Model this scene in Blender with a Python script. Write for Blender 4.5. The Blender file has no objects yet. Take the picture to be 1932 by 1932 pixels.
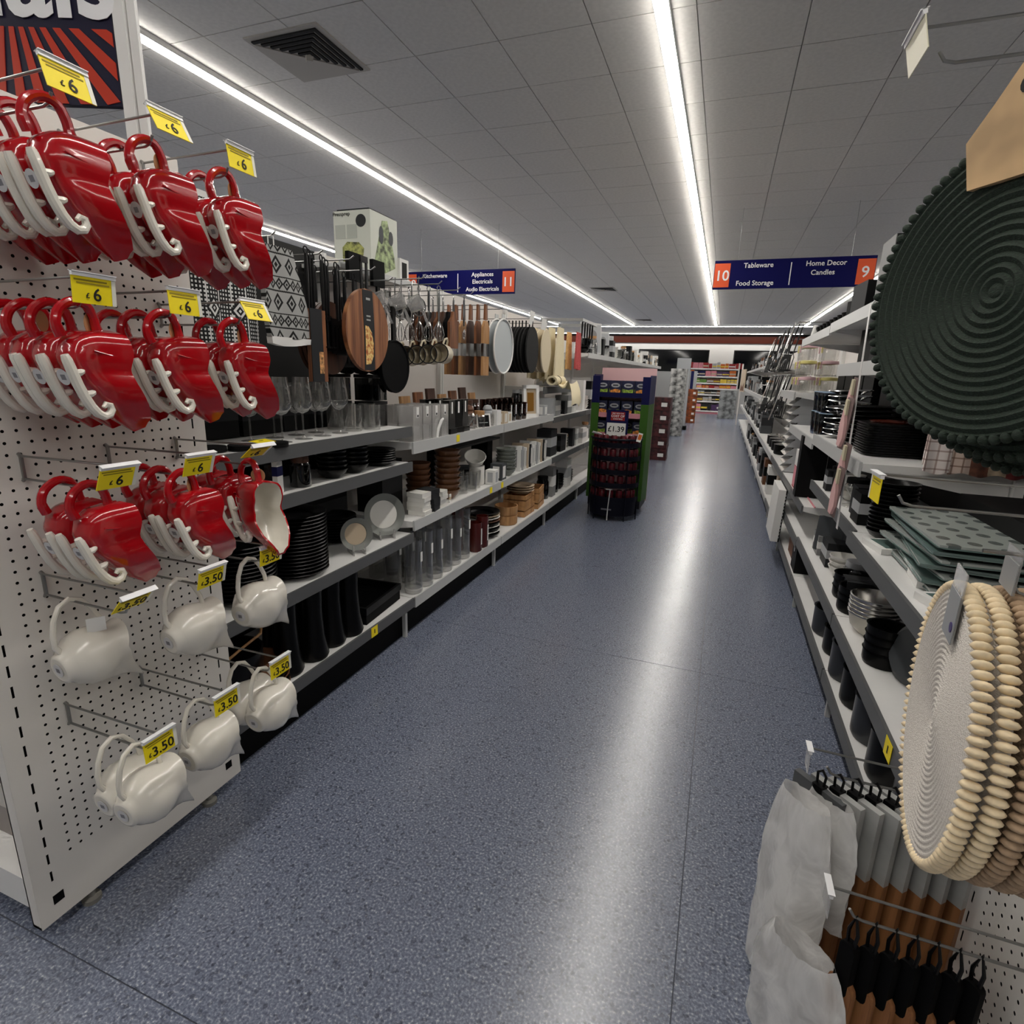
import bpy, math, random
from mathutils import Matrix, Vector, Euler
random.seed(7)
pi = math.pi
SC = bpy.context.scene
COL = SC.collection

# ------------------------------------------------------------ camera, world, exposure
cam_d = bpy.data.cameras.new('camera')
cam_d.sensor_width = 36.0
cam_d.sensor_fit = 'HORIZONTAL'
cam_d.lens = 1050.0 / 1932.0 * 36.0
cam_d.clip_start = 0.02
cam_d.clip_end = 200
cam = bpy.data.objects.new('camera', cam_d)
COL.objects.link(cam)
AX = ((0.93669098, 0.11113996, -0.33205109),
      (0.3489582, -0.21788186, 0.91145799),
      (0.0289515, -0.96962642, -0.24287118))
cam.matrix_world = Matrix(((AX[0][0], -AX[0][1], -AX[0][2], 0.0),
                           (AX[1][0], -AX[1][1], -AX[1][2], 0.0),
                           (AX[2][0], -AX[2][1], -AX[2][2], 1.39),
                           (0, 0, 0, 1)))
SC.camera = cam
W = bpy.data.worlds.new('world')
SC.world = W
W.use_nodes = True
W.node_tree.nodes['Background'].inputs[0].default_value = (0.9, 0.95, 1, 1)
W.node_tree.nodes['Background'].inputs[1].default_value = 0.02
SC.view_settings.view_transform = 'Standard'
SC.view_settings.look = 'None'
SC.view_settings.gamma = 1.0
SC.view_settings.use_curve_mapping = False
SC.view_settings.exposure = 0.62
LAMP = 25.0          # radiance of the ceiling strips

# ------------------------------------------------------------ materials
def lin(c):
    out = []
    for v in c:
        v = v / 255.0
        out.append(v / 12.92 if v <= 0.04045 else ((v + 0.055) / 1.055) ** 2.4)
    return (out[0], out[1], out[2], 1.0)

_M = {}
class NT:
    def __init__(s, m):
        s.t = m.node_tree; s.n = s.t.nodes; s.l = s.t.links
        s.b = s.n.get('Principled BSDF')
    def add(s, typ, **kw):
        n = s.n.new(typ)
        for k, v in kw.items():
            if k.startswith('_'):
                setattr(n, k[1:], v)
            else:
                key = int(k[1:]) if k[0] == 'i' and k[1:].isdigit() else k.replace('_', ' ')
                n.inputs[key].default_value = v
        return n
    def link(s, a, b): s.l.new(a, b)
    def coord(s, scale=(1, 1, 1), kind='Object', rot=(0, 0, 0)):
        tc = s.add('ShaderNodeTexCoord'); mp = s.add('ShaderNodeMapping')
        mp.inputs['Scale'].default_value = scale; mp.inputs['Rotation'].default_value = rot
        s.link(tc.outputs[kind], mp.inputs[0]); return mp.outputs[0]
    def ramp(s, src, stops, interp='LINEAR'):
        r = s.add('ShaderNodeValToRGB'); r.color_ramp.interpolation = interp
        e = r.color_ramp.elements
        while len(e) < len(stops): e.new(0.5)
        for k, (p, c) in enumerate(stops):
            e[k].position = p; e[k].color = lin(c)
        s.link(src, r.inputs[0]); return r.outputs[0]
    def math(s, op, a, b=None):
        m = s.add('ShaderNodeMath', _operation=op)
        for k, v in enumerate((a, b)):
            if v is None: continue
            if isinstance(v, (int, float)): m.inputs[k].default_value = v
            else: s.link(v, m.inputs[k])
        return m.outputs[0]
    def sep(s, v):
        x = s.add('ShaderNodeSeparateXYZ'); s.link(v, x.inputs[0]); return x.outputs
    def bump(s, h, strength=.3, dist=.01):
        b = s.add('ShaderNodeBump'); b.inputs['Strength'].default_value = strength
        b.inputs['Distance'].default_value = dist
        s.link(h, b.inputs['Height']); s.link(b.outputs[0], s.b.inputs['Normal'])

def M(key, col=(200, 200, 200), r=.5, metal=0, spec=.5, trans=0, emit=0, ior=1.45, bump=0, bs=60, coat=0, var=0):
    if key in _M: return _M[key]
    m = bpy.data.materials.new(key); m.use_nodes = True
    t = NT(m); b = t.b
    b.inputs['Base Color'].default_value = lin(col)
    b.inputs['Roughness'].default_value = r
    b.inputs['Metallic'].default_value = metal
    b.inputs['Specular IOR Level'].default_value = spec
    b.inputs['Transmission Weight'].default_value = trans
    b.inputs['IOR'].default_value = ior
    b.inputs['Coat Weight'].default_value = coat
    if emit:
        b.inputs['Emission Color'].default_value = lin(col)
        b.inputs['Emission Strength'].default_value = emit
    if bump or var:
        n = t.add('ShaderNodeTexNoise', Scale=bs, Detail=3.0)
        t.link(t.coord(), n.inputs['Vector'])
        if bump: t.bump(n.outputs['Fac'], bump, .004)
        if var:
            a = tuple(max(0, v * (1 - var)) for v in col); c = tuple(min(255, v * (1 + var)) for v in col)
            t.link(t.ramp(n.outputs['Fac'], [(.35, a), (.65, c)]), b.inputs['Base Color'])
    _M[key] = m
    return m

def wood(key, a, c, scale=(6, 60, 60), r=.5):
    if key in _M: return _M[key]
    m = bpy.data.materials.new(key); m.use_nodes = True; t = NT(m)
    n = t.add('ShaderNodeTexNoise', Scale=1.0, Detail=5.0, Distortion=.6)
    t.link(t.coord(scale), n.inputs['Vector'])
    t.link(t.ramp(n.outputs['Fac'], [(.3, a), (.7, c)]), t.b.inputs['Base Color'])
    t.b.inputs['Roughness'].default_value = r
    t.bump(n.outputs['Fac'], .15, .002)
    _M[key] = m; return m

def custom(key):
    m = bpy.data.materials.new(key); m.use_nodes = True; _M[key] = m
    return m, NT(m)

ORD = ['first', 'second', 'third', 'fourth', 'fifth', 'sixth', 'seventh', 'eighth', 'ninth', 'tenth', 'eleventh', 'twelfth', 'thirteenth', 'fourteenth', 'fifteenth', 'sixteenth', 'seventeenth', 'eighteenth', 'nineteenth', 'twentieth']
def glassm(key, col=(245, 250, 250), tint=.95, r=.03, haze=0.0):
    """thin clear glass or plastic: mostly see-through with a glossy film, real light passes"""
    if key in _M: return _M[key]
    m = bpy.data.materials.new(key); m.use_nodes = True; t = NT(m)
    out = t.n['Material Output']
    tr = t.add('ShaderNodeBsdfTransparent'); c = lin(col)
    tr.inputs[0].default_value = (c[0] * tint, c[1] * tint, c[2] * tint, 1)
    gl = t.add('ShaderNodeBsdfGlossy'); gl.inputs['Roughness'].default_value = r
    lw = t.add('ShaderNodeLayerWeight'); lw.inputs[0].default_value = .28
    mx = t.add('ShaderNodeMixShader')
    f = t.math('MAXIMUM', t.math('MULTIPLY', lw.outputs['Facing'], .75), .05)
    base = tr.outputs[0]
    if haze:
        df = t.add('ShaderNodeBsdfDiffuse'); df.inputs[0].default_value = c; m2 = t.add('ShaderNodeMixShader'); m2.inputs[0].default_value = haze
        t.link(base, m2.inputs[1]); t.link(df.outputs[0], m2.inputs[2]); base = m2.outputs[0]
    t.link(f, mx.inputs[0]); t.link(base, mx.inputs[1]); t.link(gl.outputs[0], mx.inputs[2])
    t.link(mx.outputs[0], out.inputs[0])
    t.n.remove(t.b)
    _M[key] = m; return m

# ------------------------------------------------------------ geometry
class G:
    """collects faces of one mesh"""
    def __init__(s): s.v = []; s.f = []; s.m = []
    def add(s, vs, fs, m=0):
        o = len(s.v); s.v += [tuple(p) for p in vs]
        for f in fs: s.f.append(tuple(i + o for i in f)); s.m.append(m)
        return s
    def xf(s, mat, start=0):
        for i in range(start, len(s.v)): s.v[i] = tuple(mat @ Vector(s.v[i]))
        return s
    def box(s, x0, x1, y0, y1, z0, z1, m=0, rot=None, at=None):
        vs = [(x0, y0, z0), (x1, y0, z0), (x1, y1, z0), (x0, y1, z0), (x0, y0, z1), (x1, y0, z1), (x1, y1, z1), (x0, y1, z1)]
        if rot is not None:
            R = Euler(rot).to_matrix(); c = Vector(at or ((x0 + x1) / 2, (y0 + y1) / 2, (z0 + z1) / 2))
            vs = [tuple(R @ (Vector(p) - c) + c) for p in vs]
        return s.add(vs, [(0, 3, 2, 1), (4, 5, 6, 7), (0, 1, 5, 4), (1, 2, 6, 5), (2, 3, 7, 6), (3, 0, 4, 7)], m)
    def cbox(s, c, d, m=0, rot=None):
        return s.box(c[0] - d[0] / 2, c[0] + d[0] / 2, c[1] - d[1] / 2, c[1] + d[1] / 2, c[2] - d[2] / 2, c[2] + d[2] / 2, m, rot)
    def lathe(s, prof, n=16, m=0, c=(0, 0, 0), sx=1, sy=1):
        vs = []; fs = []; k = len(prof)
        for i in range(n):
            a = 2 * pi * i / n
            for r, z in prof: vs.append((c[0] + r * math.cos(a) * sx, c[1] + r * math.sin(a) * sy, c[2] + z))
        for i in range(n):
            j = (i + 1) % n
            for q in range(k - 1):
                if prof[q][0] < 1e-6 and prof[q + 1][0] < 1e-6: continue
                if prof[q][0] < 1e-6: fs.append((i * k + q, j * k + q + 1, i * k + q + 1))
                elif prof[q + 1][0] < 1e-6: fs.append((i * k + q, j * k + q, i * k + q + 1))
                else: fs.append((i * k + q, j * k + q, j * k + q + 1, i * k + q + 1))
        return s.add(vs, fs, m)
    def tube(s, path, r, n=8, m=0, caps=True, closed=False):
        P = [Vector(p) for p in path]; K = len(P); vs = []; fs = []
        rr = r if isinstance(r, (list, tuple)) else [r] * K
        up = None
        for i in range(K):
            if closed: d = P[(i + 1) % K] - P[i - 1]
            else: d = P[min(i + 1, K - 1)] - P[max(i - 1, 0)]
            d = d.normalized() if d.length > 1e-9 else Vector((0, 0, 1))
            if up is None:
                up = Vector((0, 0, 1)) if abs(d.z) < .9 else Vector((1, 0, 0))
            x = d.cross(up)
            x = x.normalized() if x.length > 1e-6 else d.orthogonal().normalized()
            y = x.cross(d).normalized(); up = y
            for q in range(n):
                a = 2 * pi * q / n
                vs.append(tuple(P[i] + (x * math.cos(a) + y * math.sin(a)) * rr[i]))
        for i in range(K if closed else K - 1):
            j = (i + 1) % K
            for q in range(n):
                p = (q + 1) % n
                fs.append((i * n + q, i * n + p, j * n + p, j * n + q))
        if caps and not closed:
            fs.append(tuple(range(n))[::-1]); fs.append(tuple((K - 1) * n + q for q in range(n)))
        return s.add(vs, fs, m)
    def prism(s, pts, a0, a1, axis='x', m=0):
        """outline pts (2d) extruded along axis; x: (y,z)  y: (x,z)  z: (x,y)"""
        def P(p, a):
            return {'x': (a, p[0], p[1]), 'y': (p[0], a, p[1]), 'z': (p[0], p[1], a)}[axis]
        n = len(pts)
        ar = sum(pts[i][0] * pts[(i + 1) % n][1] - pts[(i + 1) % n][0] * pts[i][1] for i in range(n))
        if ar < 0: pts = pts[::-1]
        vs = [P(p, a0) for p in pts] + [P(p, a1) for p in pts]
        flip = (axis == 'y')
        if (a1 < a0): flip = not flip
        fs = [tuple(range(n))[::-1], tuple(range(n, 2 * n))] + [(i, (i + 1) % n, n + (i + 1) % n, n + i) for i in range(n)]
        if flip: fs = [f[::-1] for f in fs]
        return s.add(vs, fs, m)
    def surf(s, rows, m=0, closed=False):
        """rows: list of equal-length point lists"""
        k = len(rows[0]); vs = [p for r in rows for p in r]; fs = []
        for i in range(len(rows) - 1):
            for q in range(k if closed else k - 1):
                p = (q + 1) % k
                fs.append((i * k + q, i * k + p, (i + 1) * k + p, (i + 1) * k + q))
        return s.add(vs, fs, m)
    def mesh(s, name, mats, ang=.6, smooth=True):
        me = bpy.data.meshes.new(name)
        me.from_pydata(s.v, [], s.f)
        for mt in mats: me.materials.append(mt)
        if any(s.m): me.polygons.foreach_set('material_index', s.m)
        if smooth:
            me.shade_smooth(); me.set_sharp_from_angle(angle=ang)
        else:
            me.shade_flat()
        me.update()
        return me

def circ(r, n=24, c=(0, 0), sx=1, sy=1, a0=0):
    return [(c[0] + r * sx * math.cos(a0 + 2 * pi * i / n), c[1] + r * sy * math.sin(a0 + 2 * pi * i / n)) for i in range(n)]
def rrect(w, h, r, n=4, c=(0, 0)):
    o = []
    for k, (sx, sy) in enumerate(((1, 1), (-1, 1), (-1, -1), (1, -1))):
        for i in range(n + 1):
            a = pi / 2 * k + pi / 2 * i / n
            o.append((c[0] + sx * (w / 2 - r) + r * math.cos(a), c[1] + sy * (h / 2 - r) + r * math.sin(a)))
    return o

def ob(name, me, parent=None, loc=(0, 0, 0), rot=(0, 0, 0), scale=(1, 1, 1)):
    o = bpy.data.objects.new(name, me)
    COL.objects.link(o)
    o.location = loc; o.rotation_euler = rot
    o.scale = scale if isinstance(scale, tuple) else (scale,) * 3
    if parent is not None: o.parent = parent
    return o
def tag(o, label, cat, group=None):
    o['label'] = label; o['category'] = cat
    if group: o['group'] = group
    return o
def struct(o, label=None, kind='structure'):
    o['kind'] = kind
    if label: o['label'] = label
    return o
def root(name, loc=(0, 0, 0), rot=(0, 0, 0), scale=1.0):
    o = bpy.data.objects.new(name, None); COL.objects.link(o)
    o.empty_display_size = .05
    o.location = loc; o.rotation_euler = rot; o.scale = (scale,) * 3 if not isinstance(scale, tuple) else scale
    return o
def place(name, proto, label, cat, loc=(0, 0, 0), rot=(0, 0, 0), scale=1.0, group=None):
    """proto: a mesh (thing of one mesh) or list of (part name, mesh[, loc, rot[, subparts]])"""
    loc = (loc[0], loc[1], loc[2] + .0012)
    if not isinstance(proto, list):
        o = ob(name, proto, None, loc, rot, scale)
        return tag(o, label, cat, group)
    r = root(name, loc, rot, scale)
    for p in proto:
        c = ob(p[0], p[1], r, p[2] if len(p) > 2 else (0, 0, 0), p[3] if len(p) > 3 else (0, 0, 0))
        for sp in (p[4] if len(p) > 4 else []):
            ob(sp[0], sp[1], c, sp[2] if len(sp) > 2 else (0, 0, 0), sp[3] if len(sp) > 3 else (0, 0, 0))
    return tag(r, label, cat, group)

_T = {}
def text(body, size, mat, parent, loc, rot, name='lettering', align='CENTER', bold=0.0, ext=.0006):
    key = (body, size, mat.name, bold, ext)
    if key not in _T:
        c = bpy.data.curves.new(name, 'FONT')
        c.body = body; c.size = size; c.align_x = align; c.align_y = 'CENTER'
        c.extrude = ext; c.offset = bold; c.resolution_u = 3
        c.materials.append(mat)
        t = bpy.data.objects.new(name, c)
        _T[key] = bpy.data.meshes.new_from_object(t)
        bpy.data.objects.remove(t); bpy.data.curves.remove(c)
    return ob(name, _T[key], parent, loc, rot)

# shared materials
WHITE = M('white_powder_coat', (225, 224, 222), .38, var=.02, bs=3)
OFFW = M('off_white_board', (222, 217, 212), .55)
GREY = M('grey_price_strip', (88, 89, 90), .45)
LGREY = M('pale_ticket_strip', (190, 191, 190), .35)
BLACK = M('black_plastic', (7, 7, 8), .4, spec=.3)
BLACKM = M('black_matt', (7, 7, 8), .7, spec=.15)
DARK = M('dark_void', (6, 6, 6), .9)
STEEL = M('galvanised_wire', (150, 150, 148), .32, metal=1)
CHROME = M('polished_steel', (205, 205, 205), .14, metal=1)
YEL = M('yellow_ticket', (250, 226, 20), .45)
INK = M('black_ink', (16, 15, 14), .6)
PAPER = M('white_card', (232, 231, 228), .55)
CLEAR = glassm('clear_glass', (252, 252, 251), .96, haze=.025)
CPLAS = glassm('clear_plastic', (240, 239, 238), .95, .12, .22)
SMOKE = glassm('smoked_glass', (120, 122, 120), .55, .04)
AMBER = glassm('amber_glass', (190, 110, 40), .7, .05)
ACACIA = wood('acacia_wood', (74, 40, 22), (150, 94, 56), (30, 30, 4))
OAK = wood('light_wood', (150, 104, 62), (198, 152, 102), (30, 30, 4))
WALNUT = wood('walnut_wood', (46, 27, 18), (88, 54, 36), (40, 40, 5))
# ============================================================ structure
def floor_mat():
    m, t = custom('speckled_blue_vinyl')
    v = t.coord()
    n1 = t.add('ShaderNodeTexNoise', Scale=150.0, Detail=2.0); t.link(v, n1.inputs['Vector'])
    n2 = t.add('ShaderNodeTexVoronoi', Scale=120.0); t.link(v, n2.inputs['Vector'])
    n3 = t.add('ShaderNodeTexNoise', Scale=1.2, Detail=3.0); t.link(v, n3.inputs['Vector'])
    c = t.ramp(n1.outputs['Fac'], [(.3, (82, 89, 107)), (.5, (109, 116, 135)), (.62, (136, 142, 158)), (.74, (192, 195, 203))])
    sp = t.ramp(t.sep(n2.outputs['Color'])[0], [(0, (55, 60, 76)), (.15, (255, 255, 255)), (1, (255, 255, 255))])
    mx = t.add('ShaderNodeMix', _data_type='RGBA', _blend_type='MULTIPLY'); mx.inputs[0].default_value = .55
    t.link(c, mx.inputs[6]); t.link(sp, mx.inputs[7])
    t.link(mx.outputs[2], t.b.inputs['Base Color'])
    rr = t.add('ShaderNodeMapRange'); rr.inputs['To Min'].default_value = .22; rr.inputs['To Max'].default_value = .28
    t.link(n3.outputs['Fac'], rr.inputs[0]); t.link(rr.outputs[0], t.b.inputs['Roughness'])
    t.b.inputs['Specular IOR Level'].default_value = 1.0
    t.bump(n1.outputs['Fac'], .08, .002)
    return m
FLOORM = floor_mat()
SEAM = M('dark_seam', (70, 74, 86), .6)
fl = struct(ob('floor', G().box(-9, 8, -4, 25.4, -.12, -.0022).mesh('floor', [SEAM])), 'blue grey speckled vinyl floor with welded seams')
XS = [-9, -5.9, -3.9, -1.95, .045, 2.04, 4.0, 8]
YS = [-4, .62, 2.62, 5.3, 12, 25.4]
for i in range(len(XS) - 1):
    for j in range(len(YS) - 1):
        g = G().box(XS[i] + .0015, XS[i + 1] - .0015, YS[j] + .0015, YS[j + 1] - .0015, -.002, 0)
        ob('vinyl_sheet', g.mesh('vinyl_sheet', [FLOORM]), fl)

CZ = 3.17
CEILM = M('ceiling_tile', (216, 214, 210), .9, var=.02, bs=40)
CEILD = M('ceiling_grid', (190, 188, 185), .8)
ce = struct(ob('ceiling', G().box(-9, 8, -4, 25.4, CZ + .012, CZ + .15).mesh('ceiling', [CEILD])), 'grey suspended ceiling with square tiles')
tile_me = G().box(-.2595, .2595, -.2605, .2605, 0, .011).mesh('ceiling_tile', [CEILM], smooth=False)
TP = .5245
lights_x = [-5.9, -3.25, -.49, 2.235]
cand = []
for i in range(-18, 15):
    for j in range(-15, 41):
        x = .19 + TP * (i + .5); y = 3.88 + .527 * (j + .5)
        if x < -9 or x > 7.9 or y < -3.8 or y > 25: continue
        cand.append((x, y))
vis = [c for c in cand if c[1] > 2.0 and c[0] / max(c[1], .1) > -1.15 and c[0] / max(c[1], .1) < .75]
vis.sort(key=lambda c: c[0] ** 2 + c[1] ** 2)
near = set(vis[:290])
rest = G()
for c in cand:
    if c in near: ob('ceiling_tile', tile_me, ce, (c[0], c[1], CZ))
    else: rest.box(c[0] - .258, c[0] + .258, c[1] - .259, c[1] + .259, CZ, CZ + .011)
o = ob('ceiling_tile_field', rest.mesh('ceiling_tile_field', [CEILM], smooth=False), ce); o['kind'] = 'stuff'

WALLM = M('painted_wall', (196, 196, 194), .7)
for nm, b in (('wall_left', (-9.2, -9, -4, 25.4, 0, 3.3)), ('wall_right', (8, 8.2, -4, 25.4, 0, 3.3)), ('wall_front', (-9.2, 8.2, -4.2, -4, 0, 3.3))):
    struct(ob(nm, G().box(*b).mesh(nm, [WALLM])))
BY = 25.2
bw = G()
# back wall with two window openings (x ranges), sill 1.0, head 2.5
xs = [-9.2, -3.6, -.72, .22, 2.6, 8.2]
for k in range(5):
    if k in (1, 3):
        bw.box(xs[k], xs[k + 1], BY, BY + .2, 0, 1.0); bw.box(xs[k], xs[k + 1], BY, BY + .2, 2.53, 3.3)
    else: bw.box(xs[k], xs[k + 1], BY, BY + .2, 0, 3.3)
struct(ob('wall_back', bw.mesh('wall_back', [WALLM])), 'pale back wall with two dark windows')
NIGHT = M('night_glass', (3, 4, 5), .06, spec=.7)
for k, (a, b) in enumerate(((-3.6, -.72), (.22, 2.6))):
    w = struct(ob('window_%d' % (k + 1), G().box(a, b, BY + .06, BY + .08, 1.0, 2.53).mesh('window', [NIGHT])), 'dark night-time window in the back wall')
    fr = G()
    for (p, q, z0, z1) in ((a, b, 2.49, 2.53), (a, b, 1.0, 1.04), (a, a + .04, 1.0, 2.53), (b - .04, b, 1.0, 2.53)):
        fr.box(p, q, BY + .03, BY + .06, z0, z1)
    ob('window_frame', fr.mesh('window_frame', [M('dark_frame', (30, 30, 32), .5)]), w)
struct(ob('trim_1', G().box(-9, 8, BY - .05, BY - .002, 2.79, 3.06).mesh('trim', [M('burnt_orange_band', (64, 19, 5), .5, spec=.2)])), 'burnt orange band along the top of the back wall')
struct(ob('trim_2', G().box(-9, 8, BY - .06, BY - .002, 3.062, 3.14).mesh('trim', [BLACKM])), 'black strip above the orange band')

# ceiling lamps
EM = M('led_diffuser', (255, 250, 242), .5, emit=LAMP)
HOUS = M('lamp_housing', (200, 200, 200), .4)
def lamp(x, y0, y1, seg, label, along='y', w=.07):
    r = root('linear_ceiling_light', (x, y0, CZ - .06))
    L = y1 - y0
    def bx(a0, a1, hw, z0, z1):
        return (-hw, hw, a0, a1, z0, z1) if along == 'y' else (a0, a1, -hw, hw, z0, z1)
    ob('lamp_housing', G().box(*bx(0, L, w * .5, .0245, .058)).mesh('lamp_housing', [HOUS]), r)
    n = max(1, round(L / seg)); s = L / n
    gap = .004 if seg > 5 else .02
    me = G().box(*bx(gap, s - gap, w / 2, .018, .024)).mesh('diffuser', [EM])
    for k in range(n):
        ob('diffuser', me, r, (0, k * s, 0) if along == 'y' else (k * s, 0, 0))
    tag(r, label, 'ceiling light', 'linear ceiling lights')
lamp(-3.25, -2.5, 20.9, 12, 'long white light strip in the ceiling running above the left-hand gondola')
lamp(-.49, -2.5, 20.9, 12, 'long white light strip in the ceiling running above the aisle')
lamp(2.235, -2.5, 20.9, 3, 'white ceiling light strip running behind the right-hand gondola and sign 10')
lamp(-5.9, -2.5, 20.9, 1.5, 'segmented white ceiling light strip beyond the left-hand gondola, partly hidden by it')
lamp(-8.5, 21.33, 21.33 + 11, 12, 'crosswise white ceiling light strip, the lower-set front one of the two at the back', along='x')
lamp(-8.5, 24.75, 24.75 + 11.1, 12, 'crosswise white ceiling light strip just in front of the orange band', along='x')

# ceiling air vents
VENTB = M('vent_shadow', (20, 20, 20), .8)
VENTW = M('vent_beige', (176, 172, 165), .6)
def vent(x, y, label, w=.5):
    r = root('ceiling_vent', (x, y, CZ - .012))
    ob('face_plate', G().box(-w / 2, w / 2, -w / 2, w / 2, .004, .012).mesh('face_plate', [VENTW]), r)
    for k in range(6):
        a = w * (.44 - .07 * k); b = a - w * .04
        ob('louvre_gap_shade', G().box(-a, a, -a, -b, -.004, .004).box(b, a, -b, a, -.004, .004).mesh('louvre_gap_shade', [VENTB]), r)  # shaded gaps between the blades, painted as dark strips on two sides
    c = w * .44
    ob('blank_corner', G().prism([(-c, c), (-c, -c + .03), (c - .03, c)], -.003, .004, 'z').mesh('blank_corner', [VENTW]), r)
    g = G().lathe([(0, -.03), (w * .05, -.03), (w * .06, .004)], 4); ob('centre_cone', g.mesh('centre_cone', [VENTW]), r)
    tag(r, label, 'ceiling vent', 'ceiling vents')
vent(-2.50, 3.15, 'square louvred ceiling vent near the sign post, the largest in view')
vent(-2.63, 12.5, 'small square ceiling vent beside the light strip, second from the front', .5)
vent(-2.68, 19.3, 'tiny far ceiling vent just before the crosswise light strips', .5)

# hanging aisle signs
NAVY = M('navy_sign', (8, 9, 74), .5, spec=.12)
ORNG = M('orange_sign', (226, 84, 30), .45)
SIGNW = M('sign_white', (236, 236, 238), .5)
def aisle_sign(x0, x1, label, items):
    y = 7.0; z0 = 2.355; z1 = 2.65
    r = root('aisle_sign', ((x0 + x1) / 2, y, z0)); hw = (x1 - x0) / 2; H = z1 - z0
    ob('sign_board', G().box(-hw, hw, -.012, .012, 0, H).mesh('sign_board', [NAVY]), r)
    for sx in (-1, 1):
        a, b = sorted((sx * (hw - .005), sx * (hw - .165)))
        ob('number_panel', G().box(a, b, -.016, -.0125, .02, H - .03).mesh('number_panel', [ORNG]), r)
        ob('hanger_wire', G().tube([(sx * hw * .7, 0, H), (sx * hw * .7, 0, CZ - z0)], .0015, 5).mesh('hanger_wire', [STEEL]), r)
    ob('divider_line', G().box(-.012, -.003, -.0155, -.0125, .03, H - .04).mesh('divider_line', [SIGNW]), r)
    for body, x, z, s, m in items:
        text(body, s, m, r, (x, -.0175, z), (pi / 2, 0, 0), bold=s * .012)
    tag(r, label, 'sign', 'hanging aisle signs')
W2 = SIGNW
aisle_sign(-.245, 1.31, 'navy hanging aisle sign reading 10, Tableware, Food Storage, Home Decor, Candles', [
    ('10', -.69, .135, .15, W2), ('9', .69, .135, .15, W2), ('Tableware', -.33, .235, .07, W2), ('Food Storage', -.35, .055, .07, W2),
    ('Home Decor', .32, .235, .07, W2), ('Candles', .3, .145, .07, W2)])
aisle_sign(-4.16, -2.6, 'navy hanging aisle sign reading 11, Appliances, Electricals, Audio Electricals', [
    ('11', .69, .135, .15, W2), ('12', -.69, .135, .15, W2), ('Appliances', .34, .235, .07, W2), ('Electricals', .34, .15, .07, W2),
    ('Audio Electricals', .34, .06, .068, W2), ('Kitchenware', -.34, .235, .07, W2)])
# ============================================================ left end panel with jugs
PX = -1.41
PEG = M('pegboard_paint', (222, 218, 212), .5)
def pegpanel(g, y0, y1, z0, z1, x, pitch, r, m=0, nrm=1, slots=None):
    """perforated sheet in the yz plane; every cell has a real hole"""
    ny = round((y1 - y0) / pitch); nz = round((z1 - z0) / pitch); py = (y1 - y0) / ny; pz = (z1 - z0) / nz
    hy, hz = (slots or (r, r))
    oc = [(-py / 2, -pz / 2), (0, -pz / 2), (py / 2, -pz / 2), (py / 2, 0), (py / 2, pz / 2), (0, pz / 2), (-py / 2, pz / 2), (-py / 2, 0)]
    c = .71
    ic = [(-hy * c, -hz * c), (0, -hz), (hy * c, -hz * c), (hy, 0), (hy * c, hz * c), (0, hz), (-hy * c, hz * c), (-hy, 0)]
    if slots: ic = [(-hy, -hz), (0, -hz), (hy, -hz), (hy, 0), (hy, hz), (0, hz), (-hy, hz), (-hy, 0)]
    for i in range(ny):
        for j in range(nz):
            cy = y0 + py * (i + .5); cz = z0 + pz * (j + .5)
            vs = [(x, cy + a, cz + b) for a, b in oc] + [(x, cy + a, cz + b) for a, b in ic] 
            fs = [(k, (k + 1) % 8, 8 + (k + 1) % 8, 8 + k) for k in range(8)]
            if nrm < 0: fs = [f[::-1] for f in fs]
            g.add(vs, fs, m)
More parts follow.
